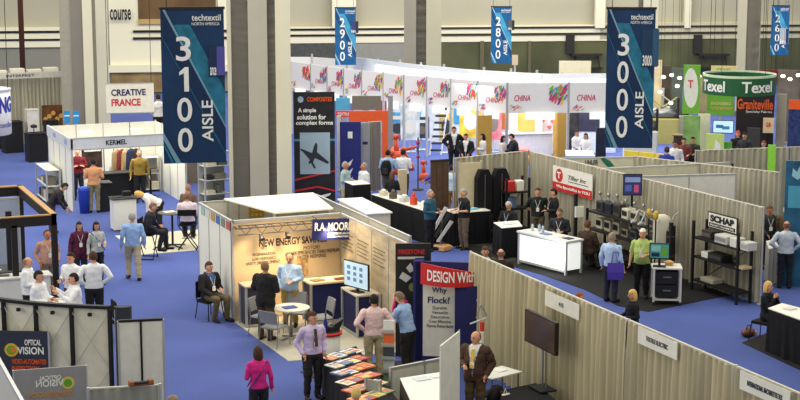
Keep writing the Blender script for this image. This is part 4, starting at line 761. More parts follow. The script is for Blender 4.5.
# ================================================================ right booths
XW = 22.95
drape((20.0, 43.0), (22.8, 43.6), 2.44, 'beige drape wall behind the black bags in the centre right', DRAPE, .055)
drape((22.82, 43.5), (23.47, 32.3), 2.44, 'long grey drape wall carrying the SCHAP sign', DRAPE, .055)
t = thing('brown_partition', 'dark brown slatted partition left of the beige drape', 'partition', (19.3, 43.1)); [MB().box(.2*i, 0, 0, .2*i+.185, .05, 2.35).build('board', K(82, 62, 48, .7, var=.15), t) for i in range(3)]; MB().box(0, -.01, 2.35, .6, .06, 2.42).build('top_rail', DARK, t)
t = thing('cream_screen', 'cream cloth screen beside the brown partition', 'partition', (19.98, 42.6)); MB().box(0, 0, .03, .75, .04, 2.35).build('cloth', K(206, 192, 156, .9), t); [MB().box(x-.015, -.01, 0, x+.015, .05, 2.4).build('post', ALU, t) for x in (0, .75)]
for x, w_, l in ((20.72, .5, 'left of the two tall black garment bags'), (21.28, .55, 'right of the two tall black garment bags')):
    t = thing('garment_bag', l, 'garment bag', (x, 42.45), 0, 'tall black garment bags'); MB().loft([[(-w_*.5*k, -.12, z_), (w_*.5*k, -.12, z_), (w_*.5*k, .12, z_), (-w_*.5*k, .12, z_)] for z_, k in ((.0, .8), (.9, 1), (1.9, .95), (2.15, .5))]).build('cover', BLACKCLOTH, t); MB().box(-.01, -.135, .2, .01, -.118, 2.0).build('zip', K(90, 90, 90), t)
fr = Fr((22.77, 43.5), math.atan2(32.3-43.5, 23.47-22.82))
def wallsign(label, r, m, name='wall_sign', cat='sign', off=.1, th=.02):
    a = fr(r[0], r[1], off); b = fr(r[2], r[3], off); t0 = fr(r[0], r[1], off)[1]; b0 = fr(r[0], r[4], off)[1]; ux = Vector((math.cos(fr.rz), math.sin(fr.rz), 0)); nn = Vector((math.sin(fr.rz), -math.cos(fr.rz), 0))
    t = thing(name, label, cat, (0, 0), fr.rz, None); t.location = fr.p+ux*((a[0]+b[0])/2)+nn*off; t.location.z = b0; t['w'] = b[0]-a[0]; t['h'] = t0-b0; MB().box(-t['w']/2, 0, 0, t['w']/2, th, t['h']).build('panel', m, t); return t
t = wallsign('white and red sign with a large T emblem on the drape wall', (553, 165, 592, 197, 189), K(226, 224, 216)); sbox(t, 0, 0, 1, .34, K(196, 44, 44), 'red_band'); stext(t, 'We Specialize in YOU', .1, .1, .95, .25, LOGO, y=-.008); sdisc(t, .17, .64, .2, K(196, 50, 54), y=-.006); stext(t, 'T', .12, .52, .22, .78, LOGO, .04, y=-.014); stext(t, 'Tiller Inc', .4, .56, .85, .74, GREYT, .01, shear=.3); sbox(t, .4, .46, .9, .49, GREYT, 'caption_line')
t = wallsign('black and white sign reading SCHAP on the drape wall', (708, 211, 737, 236, 227), K(30, 30, 30)); sbox(t, .03, .06, .97, .94, K(224, 224, 216), 'white_field', y=-.003); sbox(t, .06, .1, .94, .34, K(34, 34, 34), 'black_field', y=-.006); stext(t, 'SCHAP', .1, .42, .9, .84, K(30, 30, 30), .05, y=-.01); stext(t, 'SPECIALTY MACHINE INC', .1, .16, .9, .28, LOGO, 0, y=-.01)
p = (22.75, 37.3); t = monitor('small screen mounted high on the drape wall above the instruments', p, face(p)+.15, .52, .6, 2.02, mat('screen_dark', (44, 52, 96), .3, emit=.3), items=[(.1, .62, .9, .85, K(150, 170, 220)), (.1, .2, .45, .5, K(90, 110, 190)), (.58, .15, .82, .5, K(214, 90, 140))]); MB().box(-.03, .05, -2.02, .03, .1, .3).build('pole', BLACK, t)
def shelving(label, p, rz, w_, d, h, ns, m=BLACK, group=None):
    t = thing('shelving_unit', label, 'shelving', p, rz, group)
    for x in (-w_/2, w_/2):
        for y in (0, d): MB().box(x-.03, y-.03, 0, x+.03, y+.03, h).build('post', m, t)
    for z_ in ns: MB().box(-w_/2, 0, z_-.05, w_/2, d, z_).build('shelf', m, t)
    MB().tube((-w_/2, d, ns[0]), (w_/2, d, ns[-1]), .012).build('brace', m, t); return t
sc = ((23.02+22.75)/2, (32.5+34.3)/2); SH = shelving('black steel shelving unit under the SCHAP sign', (22.83, 33.4), -PI/2+.05, 1.85, .42, 1.83, (.3, .92, 1.42))
def onshelf(px, py, z_, w_, d, h, m, label, name='instrument', cat='instrument', extra=None, group='things on the SCHAP shelving'):
    q = (23.04, 40-Fr((23.0, 40), -PI/2)(px, py)[0]); t = thing(name, label, cat, q, -PI/2+.05, group, z_+.004); d = min(d, .34); MB().box(-w_/2, -d/2, 0, w_/2, d/2, h, .015).build('casing', m, t)
    if extra: MB().box(-w_/2+.04, -d/2-.012, h*.25, w_/2-.04, -d/2, h*.75).build('front_panel', extra, t)
    return t
onshelf(709, 250, 1.42, .42, .3, .2, K(44, 40, 40), 'dark lamp shaped instrument at the left of the upper shelf', extra=K(90, 80, 76))
onshelf(724, 252, 1.42, .5, .35, .2, K(196, 196, 190), 'white box with vents in the middle of the upper shelf', 'carton', 'box', K(130, 132, 140)); onshelf(736, 255, 1.42, .28, .3, .22, K(208, 208, 200), 'white box second from the right on the upper shelf', 'carton', 'box'); onshelf(747, 256, 1.42, .3, .3, .2, K(200, 200, 196), 'pale box at the right end of the upper shelf', 'carton', 'box', K(160, 162, 160))
onshelf(708, 268, .92, .35, .3, .14, K(226, 224, 216), 'white cloth covered item on the left of the middle shelf', 'bundle', 'bundle'); onshelf(718, 274, .92, .6, .35, .18, BLACK, 'black box on the middle shelf', 'carton', 'box', K(60, 60, 60)); onshelf(742, 278, .92, .3, .3, .06, K(190, 170, 130), 'tan papers on the right of the middle shelf', 'papers', 'papers')
t = onshelf(710, 296, .3, .55, .35, .1, K(170, 164, 146), 'pale sack on the lowest shelf', 'sack', 'sack')
# instrument racks to the left
shelving('black shelving left of the T sign machines, with cartons', (21.6, 41.9), 0, .75, .45, 1.9, (.4, 1.0, 1.5)); 
for i, (x, z_, c, l) in enumerate(((21.45, 1.504, (190, 50, 44), 'red carton on the rack behind the standing pair'), (21.75, 1.504, (226, 222, 210), 'white carton on the rack behind the standing pair'), (21.5, 1.004, (90, 110, 150), 'blue carton on the rack behind the standing pair'))): solo('carton', MB().box(-.12, 0, 0, .12, .25, .3, .02), K(*c), l, 'box', (x, 42.0), 0, z_, 'cartons on the rack')
RK = shelving('long black instrument rack along the grey drape wall', (22.2, 37.0), -PI/2+.05, 3.3, .6, 1.5, (.45, .95, 1.45))
rr = random.Random(11)
lb = ['farthest', 'second farthest', 'third', 'fourth', 'fifth', 'second nearest', 'nearest']
for z_, nmz in ((1.45, 'top'), (.95, 'middle')):
    for i in range(7):
        y = 38.4-i*.46; c = [(60, 62, 66), (150, 148, 136), (190, 188, 170), (40, 44, 60), (120, 110, 90), (170, 160, 140), (70, 60, 54)][(i*3+int(z_*10)) % 7]; g = thing('instrument', '%s %s instrument on the %s shelf of the long rack' % (['grey', 'dark', 'pale'][i % 3], lb[i], nmz), 'instrument', (22.5, y), -PI/2, 'instruments on the long rack', z_+.004)
        h = .2+rr.random()*.15; MB().box(-.17, -.16, 0, .17, .16, h, .02).build('casing', K(*c), g); MB().box(-.12, -.172, h*.3, .12, -.16, h*.8).build('display', K(30, 34, 40, .3), g); MB().lathe([(.03, h), (.03, h+.06)], x=.06, n=8).build('knob', ALU, g)
        if z_ > 1.2: MB().path([(-.1, 0, h), (-.12, -.05, h+.18), (.05, -.12, h+.3), (.14, -.06, h+.12)], .014).ell((-.12, -.05, h+.2), (.07, .05, .05)).build('arm', STEEL, g)
for i, (px, py, c, l) in enumerate(((615, 215, (206, 170, 60), 'yellow lamp head above the instrument rack, left one'), (636, 216, (206, 170, 60), 'yellow lamp head above the instrument rack, right one'))):
    q = G(px, py, 1.95); g = thing('work_lamp', l, 'lamp', (22.0, q[1]), 0, 'yellow lamp heads', 0); MB().tube((0, 0, 0), (0, 0, 1.8), .02).build('post', BLACK, g); MB().ell((0, 0, 1.92), (.07, .07, .13), 10, 8).build('head', K(*c), g, True); MB().lathe([(.18, 0), (.18, .03)], n=12).build('base', BLACK, g); MB().path([(0, 0, 1.8), (-.25, .1, 2.0), (-.45, 0, 1.75)], .02).ell((-.45, 0, 1.72), (.1, .06, .06)).build('arm', STEEL, g)
p = G(658, 275); t = thing('filter_tank', 'pale upright cylinder machine between the rack and the shelving', 'machine', (22.3, 35.05)); MB().lathe([(.2, .6), (.24, .65), (.24, 1.75), (.19, 1.85), (.08, 1.9)], n=20).build('tank', K(196, 192, 176, .4), t, True); [MB().tube((.2*math.cos(a), .2*math.sin(a), 0), (.2*math.cos(a), .2*math.sin(a), .65), .02).build('leg', BLACK, t) for a in (0.4, 1.97, 3.54, 5.1)]; MB().box(-.02, -.32, 1.0, .12, -.2, 1.5).build('gauge', BLACK, t); MB().path([(0, -.25, 1.5), (.2, -.25, 1.9), (.35, -.2, 1.95)], .02).build('pipe', STEEL, t)
t = thing('black_post', 'tall black upright post right of the pale cylinder machine', 'post', G(674, 285)); t.location = (21.9, 34.0, 0); MB().box(-.04, -.04, 0, .04, .04, 1.9).build('post', BLACK, t); MB().box(-.2, -.15, 0, .2, .15, .03).build('base', BLACK, t); [MB().box(-.07, -.07, z_, .07, .07, z_+.04).build('clamp', DARK, t) for z_ in (.5, 1.0, 1.5)]
t = thing('black_post', 'tall black upright post left of the instrument rack', 'post', (21.55, 38.3)); MB().box(-.04, -.04, 0, .04, .04, 2.0).build('post', BLACK, t); MB().box(-.2, -.15, 0, .2, .15, .03).build('base', BLACK, t); MB().box(-.06, -.1, 1.35, .2, -.05, 1.65).build('notice', WHITE, t)
# rolling cart with monitor
pc = (21.25, 33.1); t = thing('rolling_cart', 'white framed rolling cart with black drawers beside the lime shirted man', 'cart', pc, face(pc)+.1)
for x in (-.33, .33):
    for y in (0, .5): MB().box(x-.025, y-.025, .09, x+.025, y+.025, .92).build('post', K(206, 206, 200, .4), t); w_ = MB().tube((x-.02, y, .045), (x+.02, y, .045), .045, n=12).build('wheel', DARK, t)
MB().box(-.37, -.04, .92, .37, .54, .96, .01).build('worktop', K(222, 220, 210), t); MB().box(-.33, 0, .12, .33, .5, .16).build('bottom_shelf', K(206, 206, 200), t)
for z_ in (.2, .54):
    d = MB().box(-.28, .02, z_, .28, .48, z_+.31).build('drawer', K(32, 32, 36), t); MB().box(-.1, -.005, z_+.16, .1, .02, z_+.19).build('handle', STEEL, d)
p = (21.1, 33.25); t = monitor('monitor with green and blue picture on the rolling cart', p, face(p)-.05, .5, .4, 1.16, mat('screen_teal', (60, 120, 110), .3, emit=.5), stand=.195, items=[(.1, .5, .55, .85, K(140, 200, 190)), (.6, .2, .9, .7, K(110, 170, 60)), (.1, .15, .5, .4, K(30, 50, 80))])
t = thing('bread_basket', 'round tan basket on the right of the rolling cart', 'basket', (21.45, 33.35), 0, None, .965); MB().lathe([(.09, 0), (.13, .08), (.12, .08), (.08, .02)], n=14).build('bowl', K(196, 150, 84), t, True); MB().ell((0, 0, .07), (.1, .1, .05)).build('filling', K(214, 180, 120), t, True)
# glowing counter
gc = (20.15, 38.35); rz = math.atan2(36.9-38.75, 20.75-20.1); g0 = G(518, 264); g1 = G(566, 276)
rz = math.atan2(g1[1]-g0[1], g1[0]-g0[0]); L = math.hypot(g1[0]-g0[0], g1[1]-g0[1]); t = thing('light_counter', 'white counter with glowing front panels', 'counter', g0, rz)
GL = mat('backlit_panel', (236, 240, 236), .4, emit=.55); MB().box(.06, 0, .14, L-.06, .03, .86).build('light_panel', GL, t); MB().box(.06, .55, .14, L-.06, .58, .86).build('back_panel', K(206, 206, 200), t); MB().box(L-.03, .06, .14, L, .52, .86).build('light_panel', GL, t); MB().box(0, .06, .14, .03, .52, .86).build('end_panel', K(206, 206, 200), t)
for x in (0, L*.5 if 0 else L-.06, ):
    for y in (-.02, .54): MB().box(x, y, .0, x+.06, y+.06, .92).build('post', ALU, t)
MB().box(-.03, -.05, .9, L+.03, .62, .95, .01).build('worktop', K(206, 208, 206), t); MB().box(0, -.01, .08, L, .03, .14).build('rail', ALU, t); MB().box(0, -.01, .86, L, .03, .9).build('rail', ALU, t)
ux = Vector((math.cos(rz), math.sin(rz))); vx = Vector((-math.sin(rz), math.cos(rz))); g0v = Vector(g0)
for i, (u, v, l, c) in enumerate(((.25, .3, 'leftmost clear water bottle on the glowing counter', (190, 205, 215)), (.42, .4, 'second clear water bottle on the glowing counter', (180, 200, 214)), (.62, .35, 'third clear water bottle on the glowing counter', (186, 202, 212)))):
    q = g0v+ux*u+vx*v; b = thing('water_bottle', l, 'bottle', q, 0, 'bottles on the glowing counter', .953); MB().lathe([(.035, 0), (.035, .15), (.015, .19)], n=10).build('body', K(*c, .2), b, True); MB().lathe([(.016, .19), (.016, .215)], n=8).build('cap', K(60, 90, 160), b)
for u, v, w_, m, l in ((.85, .25, .3, K(110, 130, 176), 'blue brochure pile on the glowing counter'), (1.3, .3, .3, WHITE, 'white paper in the middle of the glowing counter'), (1.7, .3, .25, K(60, 60, 64), 'dark folder at the near end of the glowing counter')):
    q = g0v+ux*u+vx*v; items([(q.x, q.y, w_, .22, rz, m, l)], .95, 'papers on the glowing counter')
area('counter_glow', 20.0, 37.2, .5, 1, .6, 8, (1, 1, .95), math.radians(90), 0, rz)
clothtable('black draped table with a white cloth top left of the glowing counter', [(20.0, 39.75), (20.65, 39.75), (20.95, 40.6), (20.15, 40.6)], .9, BLACKCLOTH, WHITE)
items([(20.45, 40.2, .35, .25, .3, K(200, 204, 206), 'grey papers on the white topped black table')], .9, 'papers')
black_chair('black chair of the grey haired seated man at the black table', (20.85, 41.6), .9); black_chair('dark chair of the seated man at the glowing counter', (21.75, 39.7), -.9); black_chair('brown chair of the man sitting with his back turned', (21.6, 37.9), -2.5, m=K(70, 52, 40))
# black L-shaped tables in the middle
clothtable('long black draped table with a white top behind the man in the teal shirt', [(18.55, 46.0), (19.25, 46.0), (19.4, 42.7), (18.9, 42.4)], 1.0, BLACKCLOTH, K(216, 212, 202)); clothtable('black draped table with a pale top right of the man in the black polo', [(19.5, 42.6), (20.7, 42.6), (20.7, 41.9), (19.5, 41.9)], 1.0, BLACKCLOTH, K(216, 212, 202))
for px, py, w_, h, c, l, nm in ((405, 192, .25, .2, (206, 196, 170), 'cream model on the far end of the long black table', 'model'), (413, 194, .2, .28, (90, 80, 66), 'brown model on the long black table', 'model'), (421, 190, .3, .22, (196, 200, 200), 'grey model on the long black table', 'model'), (427, 195, .16, .38, (206, 70, 50), 'red can shaped item on the long black table', 'canister'), (437, 200, .22, .2, (230, 228, 216), 'white model behind the teal shirted man', 'model'), (475, 204, .3, .05, (120, 190, 206), 'turquoise sheet on the black table right of the black polo man', 'sheet')):
    q = {405: (18.8, 45.6), 413: (18.85, 44.95), 421: (18.95, 44.3), 427: (19.0, 43.7), 437: (19.05, 43.1), 475: (20.3, 42.25)}[px]; t = thing(nm, l, nm, q, .4, 'things on the black tables', 1.004); MB().box(-w_/2, -.1, 0, w_/2, .1, h*.6, .02).build('base', K(*c), t); MB().lathe([(w_*.3, h*.6), (w_*.35, h*.8), (w_*.15, h)], n=10).build('top', K(*[min(255, x+14) for x in c]), t)
p = (19.15, 42.0); fr = Fr(p, face(p)); t = thing('leaning_rack', 'black and white striped sample frames leaning between the two standing men', 'rack', p, fr.rz+.3)
for i in range(3):
    f = MB().loft([[(-.32+.07*i, -.05*i, .45-.13*i), (-.24+.07*i, -.05*i, .42-.13*i), (-.24+.07*i, -.05*i+.03, .42-.13*i), (-.32+.07*i, -.05*i+.03, .45-.13*i)], [(.1+.07*i, -.05*i, 1.2-.2*i), (.2+.07*i, -.05*i, 1.15-.2*i), (.2+.07*i, -.05*i+.03, 1.15-.2*i), (.1+.07*i, -.05*i+.03, 1.2-.2*i)]]).build('slat', WHITE if i != 1 else K(60, 60, 60), t)
MB().tube((0, .1, 0), (.05, .05, 1.05), .02).build('strut', STEEL, t); MB().box(-.25, -.2, 0, .3, .25, .03).build('base', K(200, 160, 110), t)
solo('sample_case', MB().box(-.2, -.1, 0, .2, .1, .12, .02), K(200, 150, 100), 'tan open case on the floor between the two standing men', 'case', (19.0, 41.4), .5, .03)
# black counter at the right edge
clothtable('black draped counter with a white cloth at the right edge', [G(768, 308, 1.0), G(782, 303, 1.0), G(824, 314, 1.0), G(824, 328, 1.0)], 1.0, BLACKCLOTH, WHITE)
q = G(790, 309, 1.0); items([(q[0], q[1], .25, .2, .2, K(214, 206, 200), 'pink white papers on the counter at the right edge')], 1.0, 'papers')
black_chair('black chair of the blonde woman at the right edge', G(766, 283, 1.345), PI+.4)
p = G(748, 336); t = thing('handbag', 'brown handbag lying on the blue carpet by the black counter', 'bag', p, .5); MB().ell((0, 0, .09), (.24, .14, .1), 12, 8).build('bag_body', K(92, 52, 36, .5), t, True); MB().path([(-.12, 0, .16), (-.05, 0, .26), (.08, 0, .25), (.14, 0, .15)], .012).build('handle', K(40, 26, 22), t); MB().box(.08, -.14, .03, .2, -.08, .1, .02).build('pocket', K(196, 130, 100), t)
# ================================================================ booths behind the SCHAP wall
t = panel_wall((23.0, 41.9), (25.2, 41.3), 2.44, 'pale wall with the UHLER name and a green swoosh', K(206, 204, 184), n=2); frw = Fr.two((23.0, 41.9), (25.2, 41.3))
a = prect(frw, 585, 160, 598, 164.5, .03); text('UHLER', a[0], a[1], a[2], a[3], -.034, GREYT, t); b = [frw(*q) for q in ((600, 158), (604, 157.5), (610, 161), (614, 166), (608, 167), (603, 162))]; lab(MB().poly(b, -.04, -.032).build('swoosh', K(40, 110, 90), t), 'green swoosh')
panel_wall((23.15, 39.6), (27.2, 39.2), 2.44, 'cream topped partition behind the monitor on the drape wall', K(200, 196, 172), n=4); panel_wall((23.4, 37.9), (26.1, 37.3), 2.44, 'bright white hard wall behind the SCHAP drape', K(226, 224, 214), n=2)
drape((25.2, 41.3), (27.3, 36.9), 2.44, 'beige drape running from the UHLER wall down to the white hard wall', DRAPE); drape((27.6, 41.6), (34.0, 40.6), 2.44, 'grey drape wall below the Texel booth', DRAPE, .05)
frt = Fr((27.6, 41.45), math.atan2(-1, 6.4)); 
t = sign('dark_notice', frt, (712, 166, 733, 201), BLACK, 'black upright notice at the end of the white hard wall', 'notice', .25); t.location.z = .0; t2 = t; stext(t, 'iconoprint', .1, 1.0, .9, 1.12, LOGO); 
for ch in t.children:
    if ch.name.startswith('panel'): ch.scale.z = 2.05/t['h']
for ch in t.children:
    if ch.name.startswith('lettering'): ch.location.z = .80
for r, l, n_ in (((739, 181, 749, 191), 'square white notice with four dark circles on the grey drape, upper', 4), ((740, 193, 749, 203), 'square white notice with a red circle on the grey drape, lower', 1)):
    t = sign('notice', frt, r, K(206, 204, 192), l, 'notice', .12)
    for i in range(n_): sdisc(t, .3+.4*(i % 2) if n_ > 1 else .5, .3+.4*(i//2) if n_ > 1 else .5, .07, DARK if n_ > 1 else K(190, 60, 50))
t = thing('blue_poster_wall', 'teal blue poster with a white figure at the right edge', 'poster', (0, 0)); f2 = Fr.far(793, 200, 41.5); a = prect(f2, 785, 161, 812, 215); t.location = f2.p; t.rotation_euler.z = f2.rz; MB().box(a[0], 0, 0, a[2], .05, a[3]).build('panel', mat('teal_poster', (40, 96, 130), .5, var=.5, scale=2), t); MB().poly([f2(*q) for q in ((793, 168), (797, 172), (800, 166), (803, 175), (798, 180), (792, 176))], -.01, -.002).build('white_figure', K(150, 200, 215), t); b = prect(f2, 788, 186, 803, 208); MB().box(b[0], -.012, b[1], b[2], -.002, b[3]).build('lower_picture', K(80, 160, 190), t)
t = clothtable('grey draped round table at the right edge behind the man in the white shirt', [G(766, 241, 1.0), G(774, 239, 1.0), G(779, 246, 1.0), G(769, 249, 1.0)], 1.0, K(170, 168, 160, .9), K(200, 198, 190))
p = G(757, 196, 1.9); t = thing('cardboard_display', 'tan and white cardboard box held high in front of the grey drape', 'box', (28.9, 40.7), .2, None, 0); f2 = Fr((28.9, 40.7), face((28.9, 40.7))); t.rotation_euler.z = f2.rz; a = prect(f2, 752, 181, 762, 200); MB().box(a[0], 0, 0, a[2], .3, a[3]-.1).build('body', K(200, 176, 110), t); MB().loft([[(a[0], 0, a[3]-.35), (a[2], 0, a[3]-.35), (a[2], .3, a[3]-.35), (a[0], .3, a[3]-.35)], [(a[0]+.1, .1, a[3]), (a[2]-.05, .1, a[3]), (a[2]-.05, .2, a[3]), (a[0]+.1, .2, a[3])]]).build('top', WHITE, t)
t = thing('yellow_barrier', 'long yellow crowd barrier behind the UHLER wall', 'barrier', (0, 0)); A_ = G(624, 150, 1.0); B_ = G(672, 155, 1.0); t.location = (A_[0], A_[1], 0); L = math.hypot(B_[0]-A_[0], B_[1]-A_[1]); t.rotation_euler.z = math.atan2(B_[1]-A_[1], B_[0]-A_[0])
for i in range(3): MB().box(L*i/3+.03, -.03, .1, L*(i+1)/3-.03, .03, 1.0, .01).build('board', K(230, 206, 60), t)
for i in range(4): MB().box(L*i/3-.03, -.2, 0, L*i/3+.03, .2, .06).build('foot', DARK, t)
# ================================================================ centre back
p = (18.15, 50.2); f2 = Fr(p, face(p)); a = prect(f2, 294, 92, 335, 206); t = thing('jet_poster', 'tall black poster with a jet aircraft and the line A simple solution for complex forms', 'poster', p, f2.rz); cx = (a[0]+a[2])/2; t['w'] = a[2]-a[0]; t['h'] = a[3]; 
for ch in (MB().box(a[0], 0, .03, a[2], .06, a[3]).build('panel', mat('poster_carbon', (40, 38, 40), .4, var=.3, scale=3), t), MB().box(a[0], -.15, 0, a[2], .2, .04).build('base', ALU, t)): ch.location.x = 0
def pq(r, m, name, y=-.008): q = prect(f2, *r); return MB().box(q[0], y, q[1], q[2], y+.006, q[3]).build(name, m, t)
pq((300, 132.5, 330, 174), mat('sky_photo', (160, 182, 196), .5, var=.15, scale=1), 'sky_photo'); pq((294, 139, 335, 141), K(60, 150, 190), 'blue_line', -.004)
for s, r, m in (('COMPOSITES', (307, 97, 332, 101.5), ORANGE), ('A simple', (298, 108, 316, 113.5), LOGO), ('solution for', (297, 114.5, 326, 119.5), LOGO), ('complex forms', (296, 120.5, 333, 126), LOGO)): q = prect(f2, *r); text(s, q[0], q[1], q[2], q[3], -.01, m, t, bold=.03)
c = f2(300.5, 99.5); MB().poly([(c[0]+.1*math.cos(i*PI/8), c[1]+.11*math.sin(i*PI/8)) for i in range(16)], -.01, -.002).build('emblem', K(150, 180, 206), t)
jet = [(316, 142), (317.5, 145), (317, 152), (329, 162), (328, 164), (315, 158), (313, 162), (316, 168), (314, 168.5), (311, 163), (309, 164), (308.5, 162), (310, 160), (303, 152), (300, 149.5), (301, 148.5), (312, 153), (314, 146)]
lab(ppoly(MB(), f2, jet, .0, .005).build('jet_picture', K(48, 52, 60), t), 'dark aircraft silhouette').location.y = -.012
for pts in ([(295, 179), (335, 170), (335, 171.5), (295, 181)], [(295, 190), (318, 186), (335, 190), (335, 191.5), (318, 187.5), (295, 192)]): ppoly(MB(), f2, pts, .006, .005).build('red_line', K(206, 50, 50), t)
ppoly(MB(), f2, [(297, 196), (314, 197), (331, 193), (330, 195), (318, 201), (300, 202)], .006, .005).build('white_wing', LOGO, t)
FRM = {}
def slab_sign(px0, py0, px1, py1, D, m, label, name='display_board', cat='display board', floor=True, turn=0):
    f = Fr.far((px0+px1)/2, 200, D, turn); q = prect(f, px0, py0, px1, py1); ux = Vector((math.cos(f.rz), math.sin(f.rz), 0)); t = thing(name, label, cat, (0, 0), f.rz); t.location = f.p+ux*((q[0]+q[2])/2); z0 = 0 if floor else q[1]
    t.location.z = z0; t['w'] = q[2]-q[0]; t['h'] = q[3]-z0; MB().box(-t['w']/2, 0, 0 if not floor else .02, t['w']/2, .08, t['h']).build('panel', m, t)
    if floor: MB().box(-t['w']/2, -.12, 0, t['w']/2, .2, .04).build('base', ALU, t)
    FRM[t.name] = (f, (q[0]+q[2])/2, z0)
    return t
def pt_(t, s, r, m, bold=.02, y=-.01):
    f, xc, z0 = FRM[t.name]; q = prect(f, *r); return text(s, q[0]-xc, q[1]-z0, q[2]-xc, q[3]-z0, y, m, t, bold=bold)
def pp_(t, pts, m, name, y=-.004):
    f, xc, z0 = FRM[t.name]; return MB().poly([(f(*p)[0]-xc, f(*p)[1]-z0) for p in pts], y, y+.005).build(name, m, t)
t = slab_sign(340, 122, 361, 196, 56, K(44, 50, 120, .5), 'deep blue display panel with white logos behind the two talking men'); sbox(t, .38, .78, .6, .87, LOGO, 'logo')
for i in range(3): spoly(t, [(.25, .42-.12*i), (.45, .46-.12*i), (.62, .5-.12*i), (.5, .42-.12*i), (.3, .37-.12*i)], LOGO, 'white_shape')
t = slab_sign(361, 123, 369, 196, 56.3, K(150, 152, 156, .5), 'grey display panel right of the deep blue one'); sbox(t, .2, .7, .85, .74, NAVY, 'logo')
drape(tuple(Fr.far(369, 200, 56.8).p)[:2], tuple(Fr.far(381, 200, 57).p)[:2], Fr.far(375, 200, 56.9)(375, 122)[1], 'narrow grey curtain between the blue panel and the orange wall', K(128, 122, 116, .9), .04)
for r, D, c, l in (((349, 111, 388, 122), 59, (232, 96, 50), 'orange header board over the blue display panel'), ((382, 113, 388, 178), 59, (232, 96, 50), 'orange upright board right of the narrow curtain'), ((337, 116, 341, 196), 57, (206, 206, 200), 'white edge panel left of the deep blue panel'), ((352, 96, 381, 110), 61, (120, 116, 104), 'grey header board above the orange one'), ((388, 96, 393, 150), 62, (150, 150, 150), 'grey post panel beside the orange machines'), ((336, 98, 350, 114), 62, (90, 170, 206), 'light blue board behind the jet poster')):
    t = slab_sign(*r, D, K(*c), l, floor=r[3] > 140); 
    if r[3] <= 140: MB().box(-.04, .03, -t.location.z, .04, .08, 0).build('post', ALU, t)
for r, c, l in (((336, 111, 352, 117), (220, 60, 50), 'red sign board reading in white beside the jet poster'),):
    t = slab_sign(*r, 60, K(*c), l, floor=False); stext(t, 'TEXTILES', .08, .25, .92, .75, LOGO); MB().box(-.04, .03, -t.location.z, .04, .08, 0).build('post', ALU, t)
# ---- CHINA pavilion
ZT = 3.28
def cz(px, py, dz=ZT): return G(px, py, dz)
xs = [(291, 61.5), (311, 64), (327.5, 66.3), (344, 68.5), (362, 70.5), (383.5, 72.5), (404, 75), (427, 76.5), (451, 78.5), (478, 80.8), (507, 83)]
pts = [cz(*q) for q in xs]+[cz(568.5, 82.6), cz(640, 82.2)]
pav = thing('china_pavilion', 'white pavilion with the CHINA fascia', 'exhibition pavilion', (0, 0)); pav.location = (pts[10][0], pts[10][1], 0); P0 = Vector((pts[10][0], pts[10][1]))
FW = K(228, 226, 226, .6, var=.02); PK = K(214, 50, 120); CHR = K(190, 50, 80)
def local(o, a): o.location = (a[0]-P0.x, a[1]-P0.y, 0); return o
ZB = 2.1
for i in range(len(pts)-1):
    a, b = pts[i], pts[i+1]; f = Fr.two(a, b); L = math.hypot(b[0]-a[0], b[1]-a[1]); fp = MB().box(.02, -.03, ZB, L-.02, .03, ZT).build('fascia', FW, pav); local(fp, a); fp.rotation_euler.z = f.rz
    big = i >= 10; zc = (ZT+ZB)/2
    if big: text('CHINA', .12*L, zc-.12, .38*L, zc+.12, -.036, CHR, fp, bold=.01, shear=.2)
    elif i: text('CHINA', .3*L, zc-.22, .75*L, zc-.02, -.036, CHR, fp, bold=0, shear=.2)
    cs = [(206, 60, 140), (226, 90, 60), (240, 200, 60), (120, 190, 80), (60, 160, 200), (226, 50, 90), (130, 60, 150)]; rr = random.Random(i)
    m = {c: MB() for c in cs}; u0 = .66 if big else .58
    for k in range(64 if big else 44):
        u = u0+rr.random()*(.94-u0); w2 = .02*L; hgt = (.14+.3*rr.random()); zt = ZT-.04-max(0, (.86-u))*.4-rr.random()*.62*(1-abs(u-.84)*2.2); x = u*L; c = cs[rr.randrange(7)]
        dx = .18*min(1, L/3); zt = min(zt, ZT-.03); m[c].poly([(x, zt-hgt*.6), (x+w2+.02, zt-hgt*.6), (x+dx*.6+w2+.02, zt), (x+dx*.6, zt)], -.038-.0006*k, -.032) if x+dx*.6+w2 < L-.03 and zt-hgt*.6 > ZB+.05 else None
    for k in range(10):
        x = (.03+.18*rr.random())*L; zt = ZB+.06+.22*rr.random(); m[cs[rr.randrange(7)]].poly([(x, zt), (x+.05, zt), (x+.14, zt+.08), (x+.09, zt+.08)], -.038-.0006*k, -.032)
    for c in cs:
        if m[c].v: m[c].build('colour_burst', K(*c), fp)
    q = MB().box(-.04, -.05, 0, .04, .05, ZT+.02).build('post', ALU, pav); local(q, a)
    m2 = MB().box(.3*L, -.12, ZB-.25, .78*L, -.06, ZB+.02).build('light_box', mat('box_sign', (240, 240, 238), .5, emit=.5), pav); local(m2, a); m2.rotation_euler.z = f.rz
